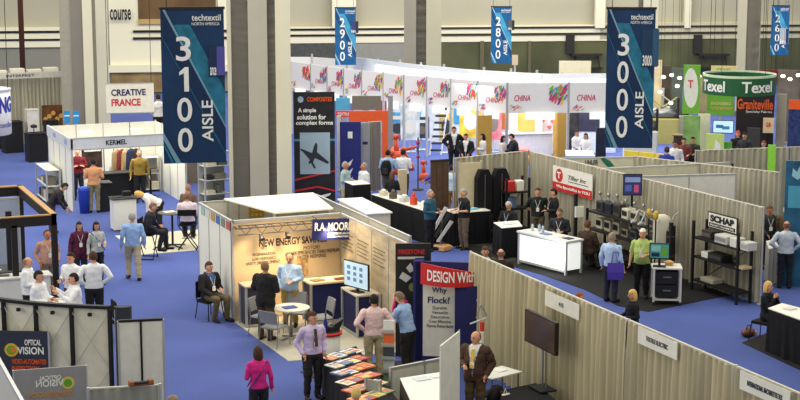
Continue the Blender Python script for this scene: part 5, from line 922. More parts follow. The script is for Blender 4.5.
# rear walls and roof rows of the pavilion
R1 = [(a[0]+3.4, a[1]+1.0) for a in pts[:11]]; R1[-1] = (pts[10][0]+2.6, pts[10][1]+3.4); R1 += [(pts[11][0]+1.0, pts[11][1]+3.4), (pts[12][0]+1.0, pts[12][1]+3.4)]
for i in range(len(R1)-1):
    a, b = R1[i], R1[i+1]; L = math.hypot(b[0]-a[0], b[1]-a[1]); f = Fr.two(a, b); q = MB().box(0, 0, 0, L, .05, 3.3).build('inner_wall', K(222, 228, 234, .6), pav); local(q, a); q.rotation_euler.z = f.rz
    c = [(90, 170, 210), (214, 60, 60), (226, 230, 230), (120, 180, 210), (200, 204, 210), (70, 150, 200), (206, 210, 214), (200, 120, 60), (206, 176, 90), (222, 124, 70), (236, 110, 40), (60, 60, 80)][i]
    q2 = MB().box(.12*L, -.02, .9, .75*L, -.005, 2.2).build('wall_poster', mat('pav_poster_%d' % i, c, .5, var=.25, scale=1.2), q)
    if i == 10:
        lab(q2, 'orange machine poster'); MB().box(.5*L, -.035, .8, .98*L, -.022, 2.3).build('white_poster', K(236, 232, 232), q); 
        for k in range(5): k_ = MB().ell((.6*L+.15*k, -.04, 1.1+.25*(k % 3)), (.1, .01, .08)).build('pink_spot', K(232, 120, 110), q)
area('pavilion_light', pts[10][0]+1.8, pts[10][1]+1.6, 3.1, 6, 2, 160, (1, 1, 1)); area('pavilion_light', 28.2, 62.5, 3.1, 2.5, 10, 260, (1, 1, 1)); area('pavilion_light', pts[11][0]+3, pts[11][1]+1.6, 3.1, 6, 2, 130, (1, 1, 1))
for i, (px, py, w_, h, c, l) in enumerate(((398, 150, .9, 1.1, (90, 160, 206), 'sky blue product board, farthest left in the CHINA pavilion'), (410, 152, .8, 1.5, (206, 216, 226), 'tall pale product board beside the sky blue one'), (421, 150, .7, .9, (60, 70, 90), 'low dark display box in the CHINA pavilion'), (446, 153, .6, 1.6, (214, 190, 120), 'sand coloured board right of the ladder'), (470, 150, .9, 1.9, (236, 190, 70), 'yellow product board behind the black suits'), (493, 152, .7, 1.9, (226, 120, 130), 'pink lettered board behind the pale dressed woman'), (535, 150, 1.0, 1.7, (232, 130, 60), 'orange product board behind the dark jacket'), (548, 151, .8, 1.4, (226, 160, 160), 'pink product board in the right bay'), (597, 148, .9, 1.6, (120, 60, 110), 'purple product board behind the blue table'))):
    p = G(px, py); t = thing('product_board', l, 'display board', p, face(p), 'boards inside the CHINA pavilion'); MB().box(-w_/2, 0, .5, w_/2, .05, .5+h).build('panel', mat('pb_%d' % i, c, .5, var=.45, scale=2.2), t); MB().box(-.03, .05, 0, .03, .09, .5+h).build('pole', ALU, t); MB().box(-.25, -.15, 0, .25, .2, .03).build('base', ALU, t)
    MB().box(-w_*.35, -.006, .5+h*.72, w_*.35, .0, .5+h*.86).build('title_field', WHITE, t); MB().poly([(w_*.32*math.cos(k*PI/6), .5+h*.38+h*.2*math.sin(k*PI/6)) for k in range(12)], -.006, 0).build('product_picture', [K(60, 62, 70), WHITE, K(120, 110, 104)][i % 3], t)
# outer roof row
ro = [(285, 57, 4), (312, 57, 4), (347, 59.5, 4), (378, 62, 4), (400, 62.5, 4), (421, 65.5, 4), (444, 67.5, 4), (484, 70.5, 4), (511, 72, 4), (537, 73.5, 4), (562, 76, 4), (600, 81, 4)]
rf = thing('fabric_roof', 'row of white roof panels rising behind the CHINA fascia', 'roof canopy', (0, 0)); 
for (a, ya, _), (b, yb_, _) in zip(ro, ro[1:]):
    A_ = G(a, ya, 4.0); B_ = G(b, yb_, 4.0); A2 = (A_[0]+1.2, A_[1]+5.5); B2 = (B_[0]+1.2, B_[1]+5.5); 
    A_ = (A_[0]*1.18, A_[1]*1.18); B_ = (B_[0]*1.18, B_[1]*1.18); zz = HC-(HC-4.0)*1.18
    MB().loft([[(A_[0], A_[1], zz-.8), (B_[0], B_[1], zz-.8), (B_[0]+.02, B_[1]+.05, zz-.8), (A_[0]+.02, A_[1]+.05, zz-.8)], [(A_[0], A_[1], zz), (B_[0], B_[1], zz), (B_[0]+.02, B_[1]+.05, zz), (A_[0]+.02, A_[1]+.05, zz)]]).build('roof_panel', K(240, 238, 230, .7, var=.02), rf)
    MB().box(A_[0]-.04, A_[1]-.04, 0, A_[0]+.04, A_[1]+.04, zz+.15).build('post', ALU, rf)
# counters, plants of machines and ladder inside the pavilion
t = counter('white counter with a dark edge behind the right CHINA fascia', (29.95, 57.2), math.radians(-12), 2.0, .5, 1.0, K(226, 230, 236), K(150, 150, 150))
t = solo('yellow_column', MB().box(-.28, 0, .0, .28, .4, 2.1, .03), K(178, 138, 62), 'tall golden column with a framed top in the right half of the CHINA pavilion', 'column', G(563, 160)); 
t = solo('yellow_banner', MB().box(-.3, 0, 0, .3, .06, 2.1), K(196, 156, 72), 'yellow standing banner behind the woman in the white blouse', 'banner', (27.0, 55.2))
t = solo('red_box', MB().box(-.3, 0, 0, .3, .3, .35, .02), K(214, 40, 40), 'red box on the floor counter beside the dark jacket in the CHINA pavilion', 'box', G(524, 159)); solo('yellow_crates', MB().box(-.55, 0, 0, .1, .35, .3, .02).box(.15, 0, 0, .6, .35, .3, .02), K(236, 190, 60), 'low yellow stand under the red box', 'stand', G(526, 165)); 
p = G(434, 155); t = thing('ladder', 'white leaning ladder sculpture on the wall of the CHINA pavilion', 'ladder', p, face(p)); MB().tube((-.18, 0, 0), (.12, .3, 2.2), .04).build('rail', K(200, 204, 208), t); MB().tube((.28, 0, 0), (.58, .3, 2.2), .04).build('rail', K(200, 204, 208), t); [MB().tube((-.18+.3*z_/2.2, .3*z_/2.2, z_), (.28+.3*z_/2.2, .3*z_/2.2, z_), .05).build('rung', K(50, 54, 60), t) for z_ in [.2+.28*i for i in range(7)]]
for px, py, s, l in ((392, 174, .8, 'orange robot shaped machine left of the CHINA aisle, nearest the backpack'), (408, 170, .75, 'orange robot shaped machine in the middle of the group'), (424, 180, .6, 'low orange machine beside the seated man in blue'), (397, 160, .85, 'orange machine at the back beside the orange wall')):
    p = G(px, py); t = thing('orange_machine', l, 'machine', p, px*.7, 'orange machines'); OR = K(206, 84, 52, .45); MB().lathe([(.32*s, 0), (.3*s, .3*s), (.18*s, .45*s)], n=14).build('base', OR, t, True); MB().tube((0, 0, .4*s), (.25*s, 0, 1.05*s), .13*s, .1*s, 10).build('lower_arm', OR, t, True); MB().tube((.25*s, 0, 1.05*s), (-.45*s, 0, 1.2*s), .11*s, .07*s, 10).ell((.25*s, 0, 1.05*s), (.16*s,)*3).build('upper_arm', OR, t, True); MB().lathe([(.05*s, 1.0*s), (.06*s, 1.15*s)], x=-.5*s, n=8).build('tool', STEEL, t)
t = thing('signal_post', 'thin dark post with red knobs in the aisle by the orange machines', 'post', G(418, 190)); MB().tube((0, 0, 0), (0, 0, 1.9), .025).build('pole', DARK, t); MB().lathe([(.2, 0), (.2, .04)], n=12).build('base', DARK, t); [MB().ell((0, 0, z_), (.07, .07, .07)).build('knob', RED, t) for z_ in (1.2, 1.7)]
t = thing('wooden_post', 'pale wooden post panel left of the long black table', 'post', G(403, 210)); MB().box(-.14, 0, 0, .14, .12, 1.35).build('board', K(206, 188, 146), t); MB().box(-.2, -.1, 0, .2, .2, .04).build('base', WOOD, t)
clothtable('black draped pedestal with a white cap at the left of the long black table', [(18.0, 46.9), (18.6, 46.9), (18.6, 46.2), (18.0, 46.2)], 1.3, BLACKCLOTH, WHITE)
round_table('tan round table top beside the seated man in blue', G(446, 178, .8), .6, .8, K(226, 196, 166), STEEL)
# china small tables
clothtable('blue draped table of the seated pair at the right of the CHINA pavilion', [G(565, 150, .75), G(592, 150, .75), G(595, 156, .75), G(566, 156, .75)], .75, K(90, 130, 210, .8), K(206, 220, 236))
slab_sign(596, 128, 606, 160, 60, mat('dark_poster_b', (40, 44, 60), .4, var=.5, scale=2), 'dark blue poster standing left of the 3000 banner foot', turn=.2)
slab_sign(569, 108, 579, 134, 66, mat('bw_poster', (50, 50, 54), .4, var=.8, scale=3), 'black and white picture board above the seated pair', floor=True)
# ================================================================ right back
TG = K(112, 176, 60, .5); DG = K(36, 92, 56, .5)
p = Fr.far(735, 200, 56).p; f2 = Fr(p, face(p)); a = f2(692, 90); b = f2(760, 90); R = (b[0]-a[0])/2*1.08; zb = f2(692, 92)[1]; zt = f2(725, 75)[1]; t = thing('ring_sign', 'dark green curved hanging sign reading Texel twice', 'hanging sign', f2.p, f2.rz, None, zb)
hgt = .62; N = 32; rings = [[((R if k in (0, 3) else R-.05)*math.sin(th), -(R if k in (0, 3) else R-.05)*math.cos(th)*1.0, (0 if k < 2 else hgt)) for k in range(4)] for th in [2*PI*i/N for i in range(N+1)]]; MB().loft(rings, False).build('ring', DG, t); MB().loft([[(x*1.003, y*1.003, z_+.0) for x, y, z_ in ((q[0][0], q[0][1], hgt-.02), (q[1][0], q[1][1], hgt-.02), (q[1][0], q[1][1], hgt+.06), (q[0][0], q[0][1], hgt+.06))] for q in rings], False).build('rim', K(206, 226, 190), t)
for an, wd in ((-.80, .52), (.55, .60)): bend(text('Texel', -wd, .12, wd, .5, -.01, LOGO, t, bold=.02, dep=.02), R, 0, an)
m = MB(); [m.tube((R*.97*math.cos(q), R*.97*math.sin(q), hgt), (R*.97*math.cos(q), R*.97*math.sin(q), 13-zb), .008, n=5) for q in (0.5, 2.6, 4.2, 5.5)]; m.build('cable', DARK, t)
t = slab_sign(683, 65, 700, 114, 64, TG, 'tall green Texel panel with a white oval and a big letter T', 'display_board', floor=False); MB().box(-.05, .03, -t.location.z, .05, .08, 0).build('post', ALU, t); pp_(t, [(691+7.2*math.cos(q*PI/10), 88+20*math.sin(q*PI/10)) for q in range(20)], K(226, 228, 214), 'oval'); pt_(t, 'T', (688, 80, 693, 88), K(210, 60, 60))
t = slab_sign(707, 94, 734, 115, 64.5, TG, 'bright green panel with pale writing below the Texel ring', 'display_board', floor=False); MB().box(-.05, .03, -t.location.z, .05, .08, 0).build('post', ALU, t); pt_(t, 'ENGINEERED', (711, 102, 731, 105), K(236, 210, 150), .01); pt_(t, 'TEXTILE MATERIALS', (710, 107, 732, 110), K(236, 190, 120), .01)
t = slab_sign(736, 90, 774, 146, 64, K(40, 34, 34, .5), 'black wall reading Graniteville in orange', 'exhibit_wall'); pt_(t, 'Graniteville', (737.5, 99, 773, 109.5), K(226, 96, 40), .02); pt_(t, 'Specialty Fabrics', (746, 110.5, 772, 113.5), LOGO, 0)
t = slab_sign(711, 66, 737, 74, 62, K(236, 216, 150), 'cream light box sign above the Texel ring', 'light_box', floor=False); hang(t, (.1, .9)); stext(t, 'TEXEL', .2, .3, .8, .7, TG)
f2 = Fr.far(724, 200, 63); a = prect(f2, 712, 120, 733, 133); t = monitor('screen with a pale blue picture under the Texel ring', tuple(f2.p)[:2], f2.rz, a[2]-a[0], a[3]-a[1], a[1], mat('screen_blue', (176, 214, 232), .4, emit=.6), items=[(.15, .4, .5, .65, K(70, 130, 180)), (.45, .3, .8, .55, K(90, 150, 190))]); t.location.x += (a[0]+a[2])/2; MB().box(-.04, .05, -a[1], .04, .12, .2).build('stand', BLACK, t)
t = slab_sign(683, 116, 700, 142, 63, mat('green_stripes', (130, 170, 96), .5, var=.4, scale=2), 'green and white striped panel left of the Texel mannequins', 'display_board'); t = slab_sign(698, 114, 710, 140, 63.5, K(226, 226, 190), 'cream upright panel beside the striped green panel', 'display_board')
t = slab_sign(706, 134, 724, 156, 58, K(206, 226, 130), 'pale lime counter front with a white figure under the screen', 'display_board'); spoly(t, [(.4, .2), (.9, .25), (.8, .8), (.5, .9), (.45, .5)], LOGO, 'white_shape')
t = slab_sign(724, 142, 732, 156, 58, K(90, 160, 60), 'small green panel right of the lime counter front', 'display_board'); t = slab_sign(763, 118, 774, 133, 63.6, K(222, 196, 150), 'cream notice on the black Graniteville wall', 'notice', floor=False); stext(t, 'GR', .25, .4, .75, .7, RED); MB().box(-.04, .08, -t.location.z, .04, .12, 0).build('post', BLACK, t)
slab_sign(747, 128, 760, 151, 62, K(66, 66, 64), 'dark grey cabinet in front of the Graniteville wall', 'cabinet', 'cabinet'); slab_sign(768, 145, 776, 153, 50, K(140, 210, 70), 'lime green box at the right of the Graniteville wall', 'lime_box', 'box')
slab_sign(776, 94, 786, 152, 64, K(160, 152, 132), 'beige curtain panel right of the Graniteville wall', 'display_board', 'panel'); t = slab_sign(788, 100, 808, 150, 52, mat('blue_mosaic', (40, 56, 110), .5, var=.6, scale=8), 'dark blue patterned panel with an orange top at the right edge', 'display_board'); sbox(t, 0, .92, 1, 1, ORANGE, 'orange_band')
slab_sign(760, 70, 778, 82, 66, K(120, 40, 34), 'dark red hanging sign above the Graniteville wall', 'red_sign', 'sign', False).children; slab_sign(762, 84, 776, 92, 62, K(150, 150, 150), 'grey sign panel above the right end of the Graniteville wall', 'grey_sign', 'sign', False)
for o in list(C.objects):
    if o.name.startswith(('red_sign', 'grey_sign')): o['w'] and hang(o, (.1, .9))
# cluttered distant booths behind the 3000 banner
rr = random.Random(5)
spec = [(656, 92, 660, 108, (214, 206, 190), 'narrow cream board beside the 3000 banner'), (661, 100, 665, 120, (60, 130, 170), 'narrow teal board beside the 3000 banner'), (674, 100, 678, 124, (206, 70, 50), 'narrow red board left of the Texel panel'), (700, 94, 706, 114, (70, 60, 50), 'narrow dark board under the left of the Texel ring'), (779, 86, 785, 100, (226, 214, 180), 'small cream board above the beige curtain panel'), (787, 90, 795, 100, (170, 90, 50), 'small rust board above the blue patterned panel'), (795, 84, 804, 96, (90, 110, 150), 'small blue board at the right edge'), (657, 88, 664, 124, (206, 210, 206), 'white column panel right of the 3000 banner'), (664, 94, 668, 128, (70, 90, 150), 'blue striped column beside the cluttered machines'), (668, 88, 672, 126, (190, 196, 200), 'pale column left of the green Texel panel'), (672, 90, 681, 120, (120, 100, 80), 'brown booth panel left of the Texel panel'), (655, 60, 662, 74, (226, 206, 160), 'cream far sign panel right of the 3000 banner'), (662, 66, 672, 80, (80, 70, 60), 'dark far panel above the machines'), (671, 68, 683, 84, (90, 100, 90), 'olive far panel above the machines'), (655, 78, 672, 90, (190, 170, 130), 'tan far panel with bright lights'), (700, 76, 709, 92, (160, 150, 110), 'khaki far panel behind the Texel ring'), (778, 70, 800, 84, (110, 100, 90), 'taupe far panel at the right edge'), (786, 84, 802, 98, (206, 190, 150), 'pale far panel at the right edge')]
for x0_, y0_, x1_, y1_, c, l in spec: slab_sign(x0_, y0_, x1_, y1_, 70+rr.random()*4, mat('far_%d_%d' % (x0_, y0_), c, .6, var=.35, scale=1.5), l, 'display_board', 'panel', True)
BULB = mat('bulb_glow', (255, 240, 200), emit=5)
for i, (px, py) in enumerate(((660, 77), (668, 75), (676, 78), (684, 79), (695, 76), (705, 73), (716, 72), (778, 76), (785, 79), (793, 75), (798, 78), (668, 103), (657, 92), (674, 86))):
    f2 = Fr.far(px, 200, 68); s_, z_ = f2(px, py); b = thing('spot_lamp', 'small bright spot lamp above the distant right hand booths', 'lamp', tuple(f2.p)[:2], f2.rz, 'bright spot lamps over the distant booths', z_); MB().ell((0, 0, 0), (.09, .08, .07), 10, 8).build('bulb', BULB, b, True); MB().tube((0, .1, .05), (0, .1, 13-z_), .006, n=5).build('cable', DARK, b)
for px, py, c, l in ((662, 116, (168, 160, 96), 'yellow textile machine right of the 3000 banner'), (672, 112, (180, 176, 160), 'grey textile machine left of the Texel panel'), (640, 130, (206, 206, 200), 'white machine behind the yellow barrier')):
    p = G(px, py+28); t = thing('textile_machine', l, 'machine', p, face(p), 'textile machines'); MB().box(-.7, 0, 0, .7, .8, 1.1, .05).build('casing', K(*c), t); MB().tube((-.6, .3, 1.3), (.6, .3, 1.3), .2, n=14).build('roller', STEEL, t, True); MB().box(-.7, .1, 1.1, -.6, .6, 2.0).box(.6, .1, 1.1, .7, .6, 2.0).build('frame', DARK, t); MB().path([(-.6, .3, 2.0), (0, .1, 1.6), (.6, .3, 2.0)], .04).build('arm', K(*c), t)
# display tables at the lower right of the 3000 banner
counter('brown display case between the Texel people and the white shirted man', G(690, 160), face(G(690, 160)), 1.4, .5, 1.0, K(70, 50, 38), K(110, 90, 60), 'display_case', 'display case')
for i in range(4): q = G(682+5*i, 163, .25); solo('golden_sample', MB().ell((0, 0, .1), (.12, .1, .1), 10, 6), K(206, 160, 60), ['leftmost', 'second', 'third', 'rightmost'][i]+' golden sample in front of the brown display case', 'sample', q, 0, .0, 'golden samples', True)
solo('white_bucket', MB().lathe([(.16, 0), (.2, .4), (.17, .4)], n=14), K(200, 200, 196), 'white bucket left of the grey drape below the Texel booth', 'bucket', (26.9, 41.9), 0, 2.2 if 0 else 0, smooth=True)
# chair reflections in the far glass, built as solid dark benches
for px, l in ((585, 'dark chair reflection on the left of the far glass'), (712, 'dark chair reflection on the right of the far glass')):
    s_, z_ = W(px, 55, -.0); q = W.p+Vector((math.cos(W.rz), math.sin(W.rz), 0))*s_; n_ = Vector((math.sin(W.rz), -math.cos(W.rz), 0)); t = thing('reflected_bench', l.replace('chair', 'bench'), 'bench', (q+n_*.6)[:2], W.rz, 'bench reflections', z_-.7); MB().box(-.9, 0, .7, .9, .4, .8).build('seat', DARK, t); MB().box(-1.2, .3, .8, -.7, .42, 1.9).build('backrest', DARK, t); [MB().tube((x, .2, 0), (x*.8, .2, .7), .04).build('leg', DARK, t) for x in (-.8, .8)]; MB().box(-1.0, .1, -.05, 1.0, .6, 0).build('bracket', DARK, t)
t = slab_sign(559, 61, 591, 76, 70, K(226, 220, 190), 'blank cream board rising above the right CHINA fascia', 'display_board', 'board', False); MB().box(-.04, .03, -t.location.z, .04, .08, 0).build('post', ALU, t)
t = slab_sign(512, 55, 518, 65, 72, K(200, 184, 160), 'small tan board beside the 2800 banner foot', 'display_board', 'board', False); MB().box(-.04, .03, -t.location.z, .04, .08, 0).build('post', ALU, t)
# ================================================================ people
WS = (226, 228, 232); BK = (34, 34, 38); GR = (150, 148, 146); BR_ = (70, 46, 30); BL_ = (204, 166, 104); DK = (34, 26, 22); SU = (38, 38, 44)
P = person
P('woman in a magenta jacket walking away with a blue bag strap', G(258, 347, 1.65), 195, 1.65, ('down', 'hold'), (208, 40, 128), (40, 34, 40), BR_, 'bob', female=True, strap=(50, 50, 110), badge=False, vox=.015)
P('man in a lavender shirt and dark tie standing before the white round plinth', G(312, 312, 1.78), 25, 1.78, 'pocket', (200, 184, 220), (44, 40, 42), BR_, 'short', tie=(80, 60, 60), vox=.015, look=20)
P('man in a pale pink shirt and khaki trousers seen from behind', G(374, 295, 1.78), 188, 1.78, 'hip', (226, 196, 196), (176, 164, 130), DK, 'short', badge=False, vox=.015)
P('man in a light blue shirt bending over the magazines', G(408, 296, 1.70), -120, 1.78, 'reach', (150, 180, 222), (40, 36, 36), (120, 100, 84), 'short', lean=14, badge=False, vox=.015, nod=15)
P('woman with long brown hair in a bright pink top behind the light blue shirt', G(405, 281, 1.66), 170, 1.66, 'down', (226, 50, 130), (40, 40, 60), (150, 96, 52), 'long', female=True, badge=False)
P('bald man in a brown suit with a yellow tie beside the white banner', G(476, 331, 1.78), -20, 1.78, ('hold', 'pocket'), (222, 222, 214), (96, 80, 54), (150, 110, 70), 'bald', jacket=(76, 54, 44), tie=(222, 186, 70), badge=True, vox=.015, belly=.02, look=-20)
P('blonde person whose head just shows at the bottom edge', G(356, 388, 1.62), 160, 1.62, 'down', (120, 60, 60), BK, (216, 184, 110), 'short', badge=False)
P('person with grey brown hair at the very bottom beside the white panels', G(172, 396, 1.62), 100, 1.62, 'down', (90, 84, 80), BK, (150, 130, 110), 'short', badge=False)
# left foreground group
P('balding man in a white shirt, farthest left of the meeting group', G(27, 257, 1.78), 75, 1.78, 'hold', WS, BK, (140, 110, 90), 'bald', belly=.03, badge=False)
P('dark haired heavy man in a white shirt looking right across the meeting table', G(38, 271, 1.84), 62, 1.84, 'hold', WS, (60, 60, 64), DK, 'short', belly=.06, badge=False, vox=.015)
P('man in a white shirt sitting and gesturing with raised hands', G(74, 274, 1.42), -82, 1.84, 'up', WS, (40, 40, 44), DK, 'short', seat=.46, badge=False, vox=.015, belly=.04)
P('man in a white shirt with glasses facing the meeting table', G(71, 253, 1.76), -40, 1.76, 'hold', WS, (50, 50, 54), DK, 'short', badge=False)
P('tall man in a white shirt and black trousers, hands on hips, seen from behind', G(93, 252, 1.82), 185, 1.82, 'hip', (224, 228, 234), (32, 32, 38), BR_, 'short', badge=False, vox=.015)
P('woman in a maroon cardigan walking in the aisle, left of two', G(79, 222, 1.68), 10, 1.68, 'down', (92, 34, 60), (40, 40, 54), DK, 'bob', female=True, skin='l', jacket=(84, 30, 54), vox=.017)
P('woman in a patterned blouse carrying a blue bag, right of two', G(96, 222, 1.67), 25, 1.67, ('down', 'hold'), (176, 180, 176), (34, 34, 44), DK, 'bob', female=True, vox=.017, strap=(50, 50, 140))
P('man in a tan pink shirt behind the post of the black frame', G(47, 230, 1.76), 15, 1.76, 'pocket', (190, 146, 128), (130, 110, 90), (120, 80, 60), 'thin', skin='m', belly=.03)
P('man in a light blue shirt and khaki trousers walking away up the blue aisle', G(132, 213, 1.8), 185, 1.8, 'down', (144, 176, 220), (176, 164, 136), GR, 'thin', badge=False, legs='walk', belly=.03, vox=.015)
P('seated man in a dark suit on the folding chair at the high table', G(147, 202, 1.62), 75, 1.76, ('lap', 'hold'), (60, 60, 66), (40, 38, 40), (120, 90, 70), 'short', seat=.7, jacket=SU, badge=False, lean=12)
P('blonde person in a white top leaning over behind the seated dark suit', G(160, 233), -80, 1.72, 'reach', (226, 224, 220), (30, 30, 34), (216, 176, 96), 'bob', lean=62, badge=False, female=True)
P('man in a pale pink shirt sitting with his back turned on the tall folding chair', G(187, 193, 1.66), 175, 1.78, 'hold', (222, 206, 212), (36, 34, 38), (130, 96, 72), 'thin', seat=.74, badge=False)
P('small man in dark clothes beside the tall metal racks', G(188, 185, 1.6), 160, 1.6, 'hold', (110, 90, 80), (60, 60, 66), (150, 110, 80), 'short', badge=False)
P('man in an orange shirt and khaki trousers looking into the KERMEL booth', G(93, 159, 1.78), 178, 1.78, 'hold', (206, 148, 104), (128, 122, 92), DK, 'short', badge=False)
P('man in a dark red shirt with crossed arms at the left of the KERMEL booth', G(77, 149, 1.75), 10, 1.75, 'cross', (104, 24, 34), (30, 30, 44), (190, 180, 170), 'bald', badge=False)
P('man in a grey shirt sitting behind the black counter of the KERMEL booth', (12.45, 54.4), 5, 1.74, 'hold', (160, 162, 160), BK, (170, 90, 50), 'short', seat=.5, badge=False)
P('man in a mustard shirt and black trousers beside the clothes rail', G(139, 150, 1.8), 5, 1.8, 'down', (142, 116, 48), (34, 34, 36), (150, 120, 90), 'thin', badge=False)
P('man in dark clothes leaning at the left edge below the round sign', (9.0, 48.5), 80, 1.7, 'reach', (40, 36, 40), (60, 60, 70), DK, 'short', lean=35, badge=False)
P('person in white up on the gallery right of the CREATIVE FRANCE sign', G(158, 95, 3.2), 200, 1.72, 'hip', (206, 206, 206), BK, DK, 'short', badge=False, z=1.5)
solo('gallery_step', MB().box(-2.2, -.6, 0, 2.2, 1.2, 1.5), K(120, 110, 96), 'raised gallery platform behind the CREATIVE FRANCE sign', 'platform', G(158, 95, 3.2), W.rz)
# RA MOORE
P('man in a black suit sitting outside the left wall of the RA MOORE booth', (10.42, 36.25), 38, 1.78, ('lap', 'hold'), (60, 90, 140), (90, 82, 60), BR_, 'short', seat=.46, jacket=(30, 30, 34), badge=True)
P('man in a black jacket with his back turned in the RA MOORE booth', G(265, 262, 1.82), 150, 1.82, 'hold', (40, 40, 44), (74, 56, 40), (130, 100, 76), 'thin', jacket=(34, 32, 34), badge=False, vox=.017, belly=.03)
P('heavy man in a light blue shirt looking down in the RA MOORE booth', (11.95, 34.75), -15, 1.76, ('pocket', 'hold'), (166, 192, 222), (150, 128, 70), (150, 90, 60), 'bald', belly=.06, vox=.017, nod=15)
# centre back
P('grey haired man in a green grey shirt, left of two before the blue panel', G(345, 162, 1.78), 70, 1.78, 'hold', (150, 172, 176), (170, 156, 120), GR, 'thin', badge=False, skin='m', belly=.03)
P('grey haired man in a white shirt in front of the blue panel, right of two', G(364, 163, 1.76), -60, 1.76, ('down', 'hold'), (206, 210, 216), (110, 96, 72), GR, 'thin', badge=True, skin='m', belly=.03)
bp = P('man with a black backpack and a light blue shirt beside the orange machines', G(388, 150, 1.78), 165, 1.78, 'hold', (150, 180, 214), (90, 86, 76), DK, 'short', badge=False)
P('man in a pale shirt right behind the backpack man', (21.3, 49.9), 160, 1.76, 'hold', (214, 218, 222), (60, 60, 60), DK, 'short', badge=False)
t = thing('backpack', 'black backpack on the back of the man by the orange machines', 'bag', bp.location[:2], bp.rotation_euler.z, None, .95); MB().loft([[(-.16*k, .15, z_), (.16*k, .15, z_), (.16*k, .15+.2*k, z_), (-.16*k, .15+.2*k, z_)] for z_, k in ((0, .9), (.25, 1.05), (.45, .8), (.5, .5))]).build('bag_body', BLACKCLOTH, t, True); MB().box(-.1, .34, .05, .1, .4, .25, .02).build('pocket', DARK, t)
P('person in black with a white collar standing before the pale wooden post', G(392, 172, 1.62), 185, 1.62, 'hold', (30, 30, 34), BK, (90, 60, 40), 'bob', badge=False, female=True)
P('man in a purple blue jacket sitting by the low orange machine', G(440, 164, 1.62), -70, 1.72, 'reach', (70, 80, 160), (60, 60, 90), BR_, 'short', badge=False, jacket=(66, 74, 160), skin='m')
P('person in a light blue shirt right of the purple blue jacket', G(452, 165, 1.74), 175, 1.74, 'hip', (176, 200, 216), (150, 110, 60), DK, 'short', badge=False)
P('grey haired man in a teal shirt holding papers at the black table', G(430, 190, 1.78), 60, 1.78, 'hold', (44, 84, 104), (24, 24, 28), GR, 'thin', badge=False, vox=.017, belly=.02)
P('grey haired man in a black polo and grey trousers facing the teal shirt', G(464, 189, 1.78), -60, 1.78, 'hold', (28, 30, 32), (106, 92, 78), GR, 'short', sleeve='short', vox=.017, badge=True)
# CHINA
P('man in a black suit standing with hands joined, left in front of the CHINA pavilion', G(454, 127, 1.76), 5, 1.76, 'hip', (214, 216, 220), (26, 26, 30), DK, 'short', jacket=(28, 28, 32), badge=True)
P('man in a black suit with a white shirt, second from left at the CHINA pavilion', G(466, 134, 1.68), -5, 1.68, 'lap', (220, 220, 222), (28, 28, 32), DK, 'short', jacket=(30, 30, 34), badge=True)
P('woman in a white blouse with long black hair at the CHINA pavilion', G(483, 134, 1.62), -80, 1.62, 'hold', (222, 220, 216), (30, 28, 32), (24, 20, 22), 'long', female=True, badge=False)
P('woman in pale clothes with long black hair left of the dark jacketed man', G(503, 136, 1.62), 70, 1.62, 'lap', (216, 200, 200), (200, 190, 190), (24, 20, 22), 'long', female=True, badge=False)
P('man in a dark jacket bending over the red box at the CHINA pavilion', G(516, 136, 1.6), -80, 1.7, 'reach', (40, 44, 50), (34, 34, 40), DK, 'short', lean=12, jacket=(40, 44, 50), badge=False)
P('seated person in a white shirt at the blue table, left of two', G(576, 131, 1.35), 60, 1.72, 'lap', (228, 228, 230), (30, 30, 34), DK, 'short', seat=.5, badge=False)
P('seated woman in a white blouse at the blue table, right of two', G(586, 133, 1.33), -30, 1.64, 'lap', (230, 226, 228), (30, 30, 34), (24, 20, 22), 'bob', seat=.5, badge=False, female=True)
# aisle behind the near drape
P('man in a brown suit with a white collar just behind the drape wall', G(485, 247, 1.76), 10, 1.76, 'hold', (206, 204, 200), (60, 54, 48), BR_, 'short', jacket=(74, 58, 44), badge=True)
P('balding man in a dark jacket right behind the drape wall', G(501, 249, 1.74), 185, 1.74, 'hold', (60, 50, 40), (50, 44, 40), (130, 100, 80), 'bald', jacket=(54, 42, 36), badge=False)
P('blonde woman in black passing behind the drape wall', G(633, 290, 1.64), -60, 1.64, 'hold', (28, 28, 34), BK, (222, 184, 104), 'bob', female=True, badge=False, vox=.017)
P('short auburn haired person whose head barely shows over the drape wall', G(579, 293, 1.52), 100, 1.52, 'down', (90, 60, 50), BK, (150, 84, 44), 'short', badge=False)
# right booths
P('grey haired man in black sitting at the black table', (20.95, 41.2), -30, 1.74, 'lap', (30, 32, 36), BK, (180, 178, 172), 'short', seat=.46, sleeve='short', badge=True, nod=20)
P('man in a black polo with a name badge standing at the rack, left of two', G(538, 188, 1.76), 0, 1.76, 'back', (30, 32, 36), (96, 88, 68), BR_, 'short', sleeve='short', vox=.017)
P('man in black standing turned left, right of two', G(554, 189, 1.74), -70, 1.74, 'hold', (26, 28, 32), (60, 56, 50), DK, 'short', badge=True)
P('man with glasses and a beard sitting behind the glowing counter', (21.65, 39.4), -10, 1.76, 'hold', (44, 46, 54), BK, (90, 80, 70), 'short', seat=.48, badge=True)
P('man in a dark brown shirt sitting with his back turned right of the glowing counter', (21.45, 37.45), 150, 1.78, 'lap', (66, 50, 40), (70, 60, 50), (90, 60, 40), 'short', seat=.46, badge=False)
P('man in a light blue shirt carrying a purple tote bag', G(612, 233, 1.76), 150, 1.76, ('down', 'down'), (176, 200, 230), (40, 42, 60), (150, 130, 110), 'short', badge=False, vox=.017)
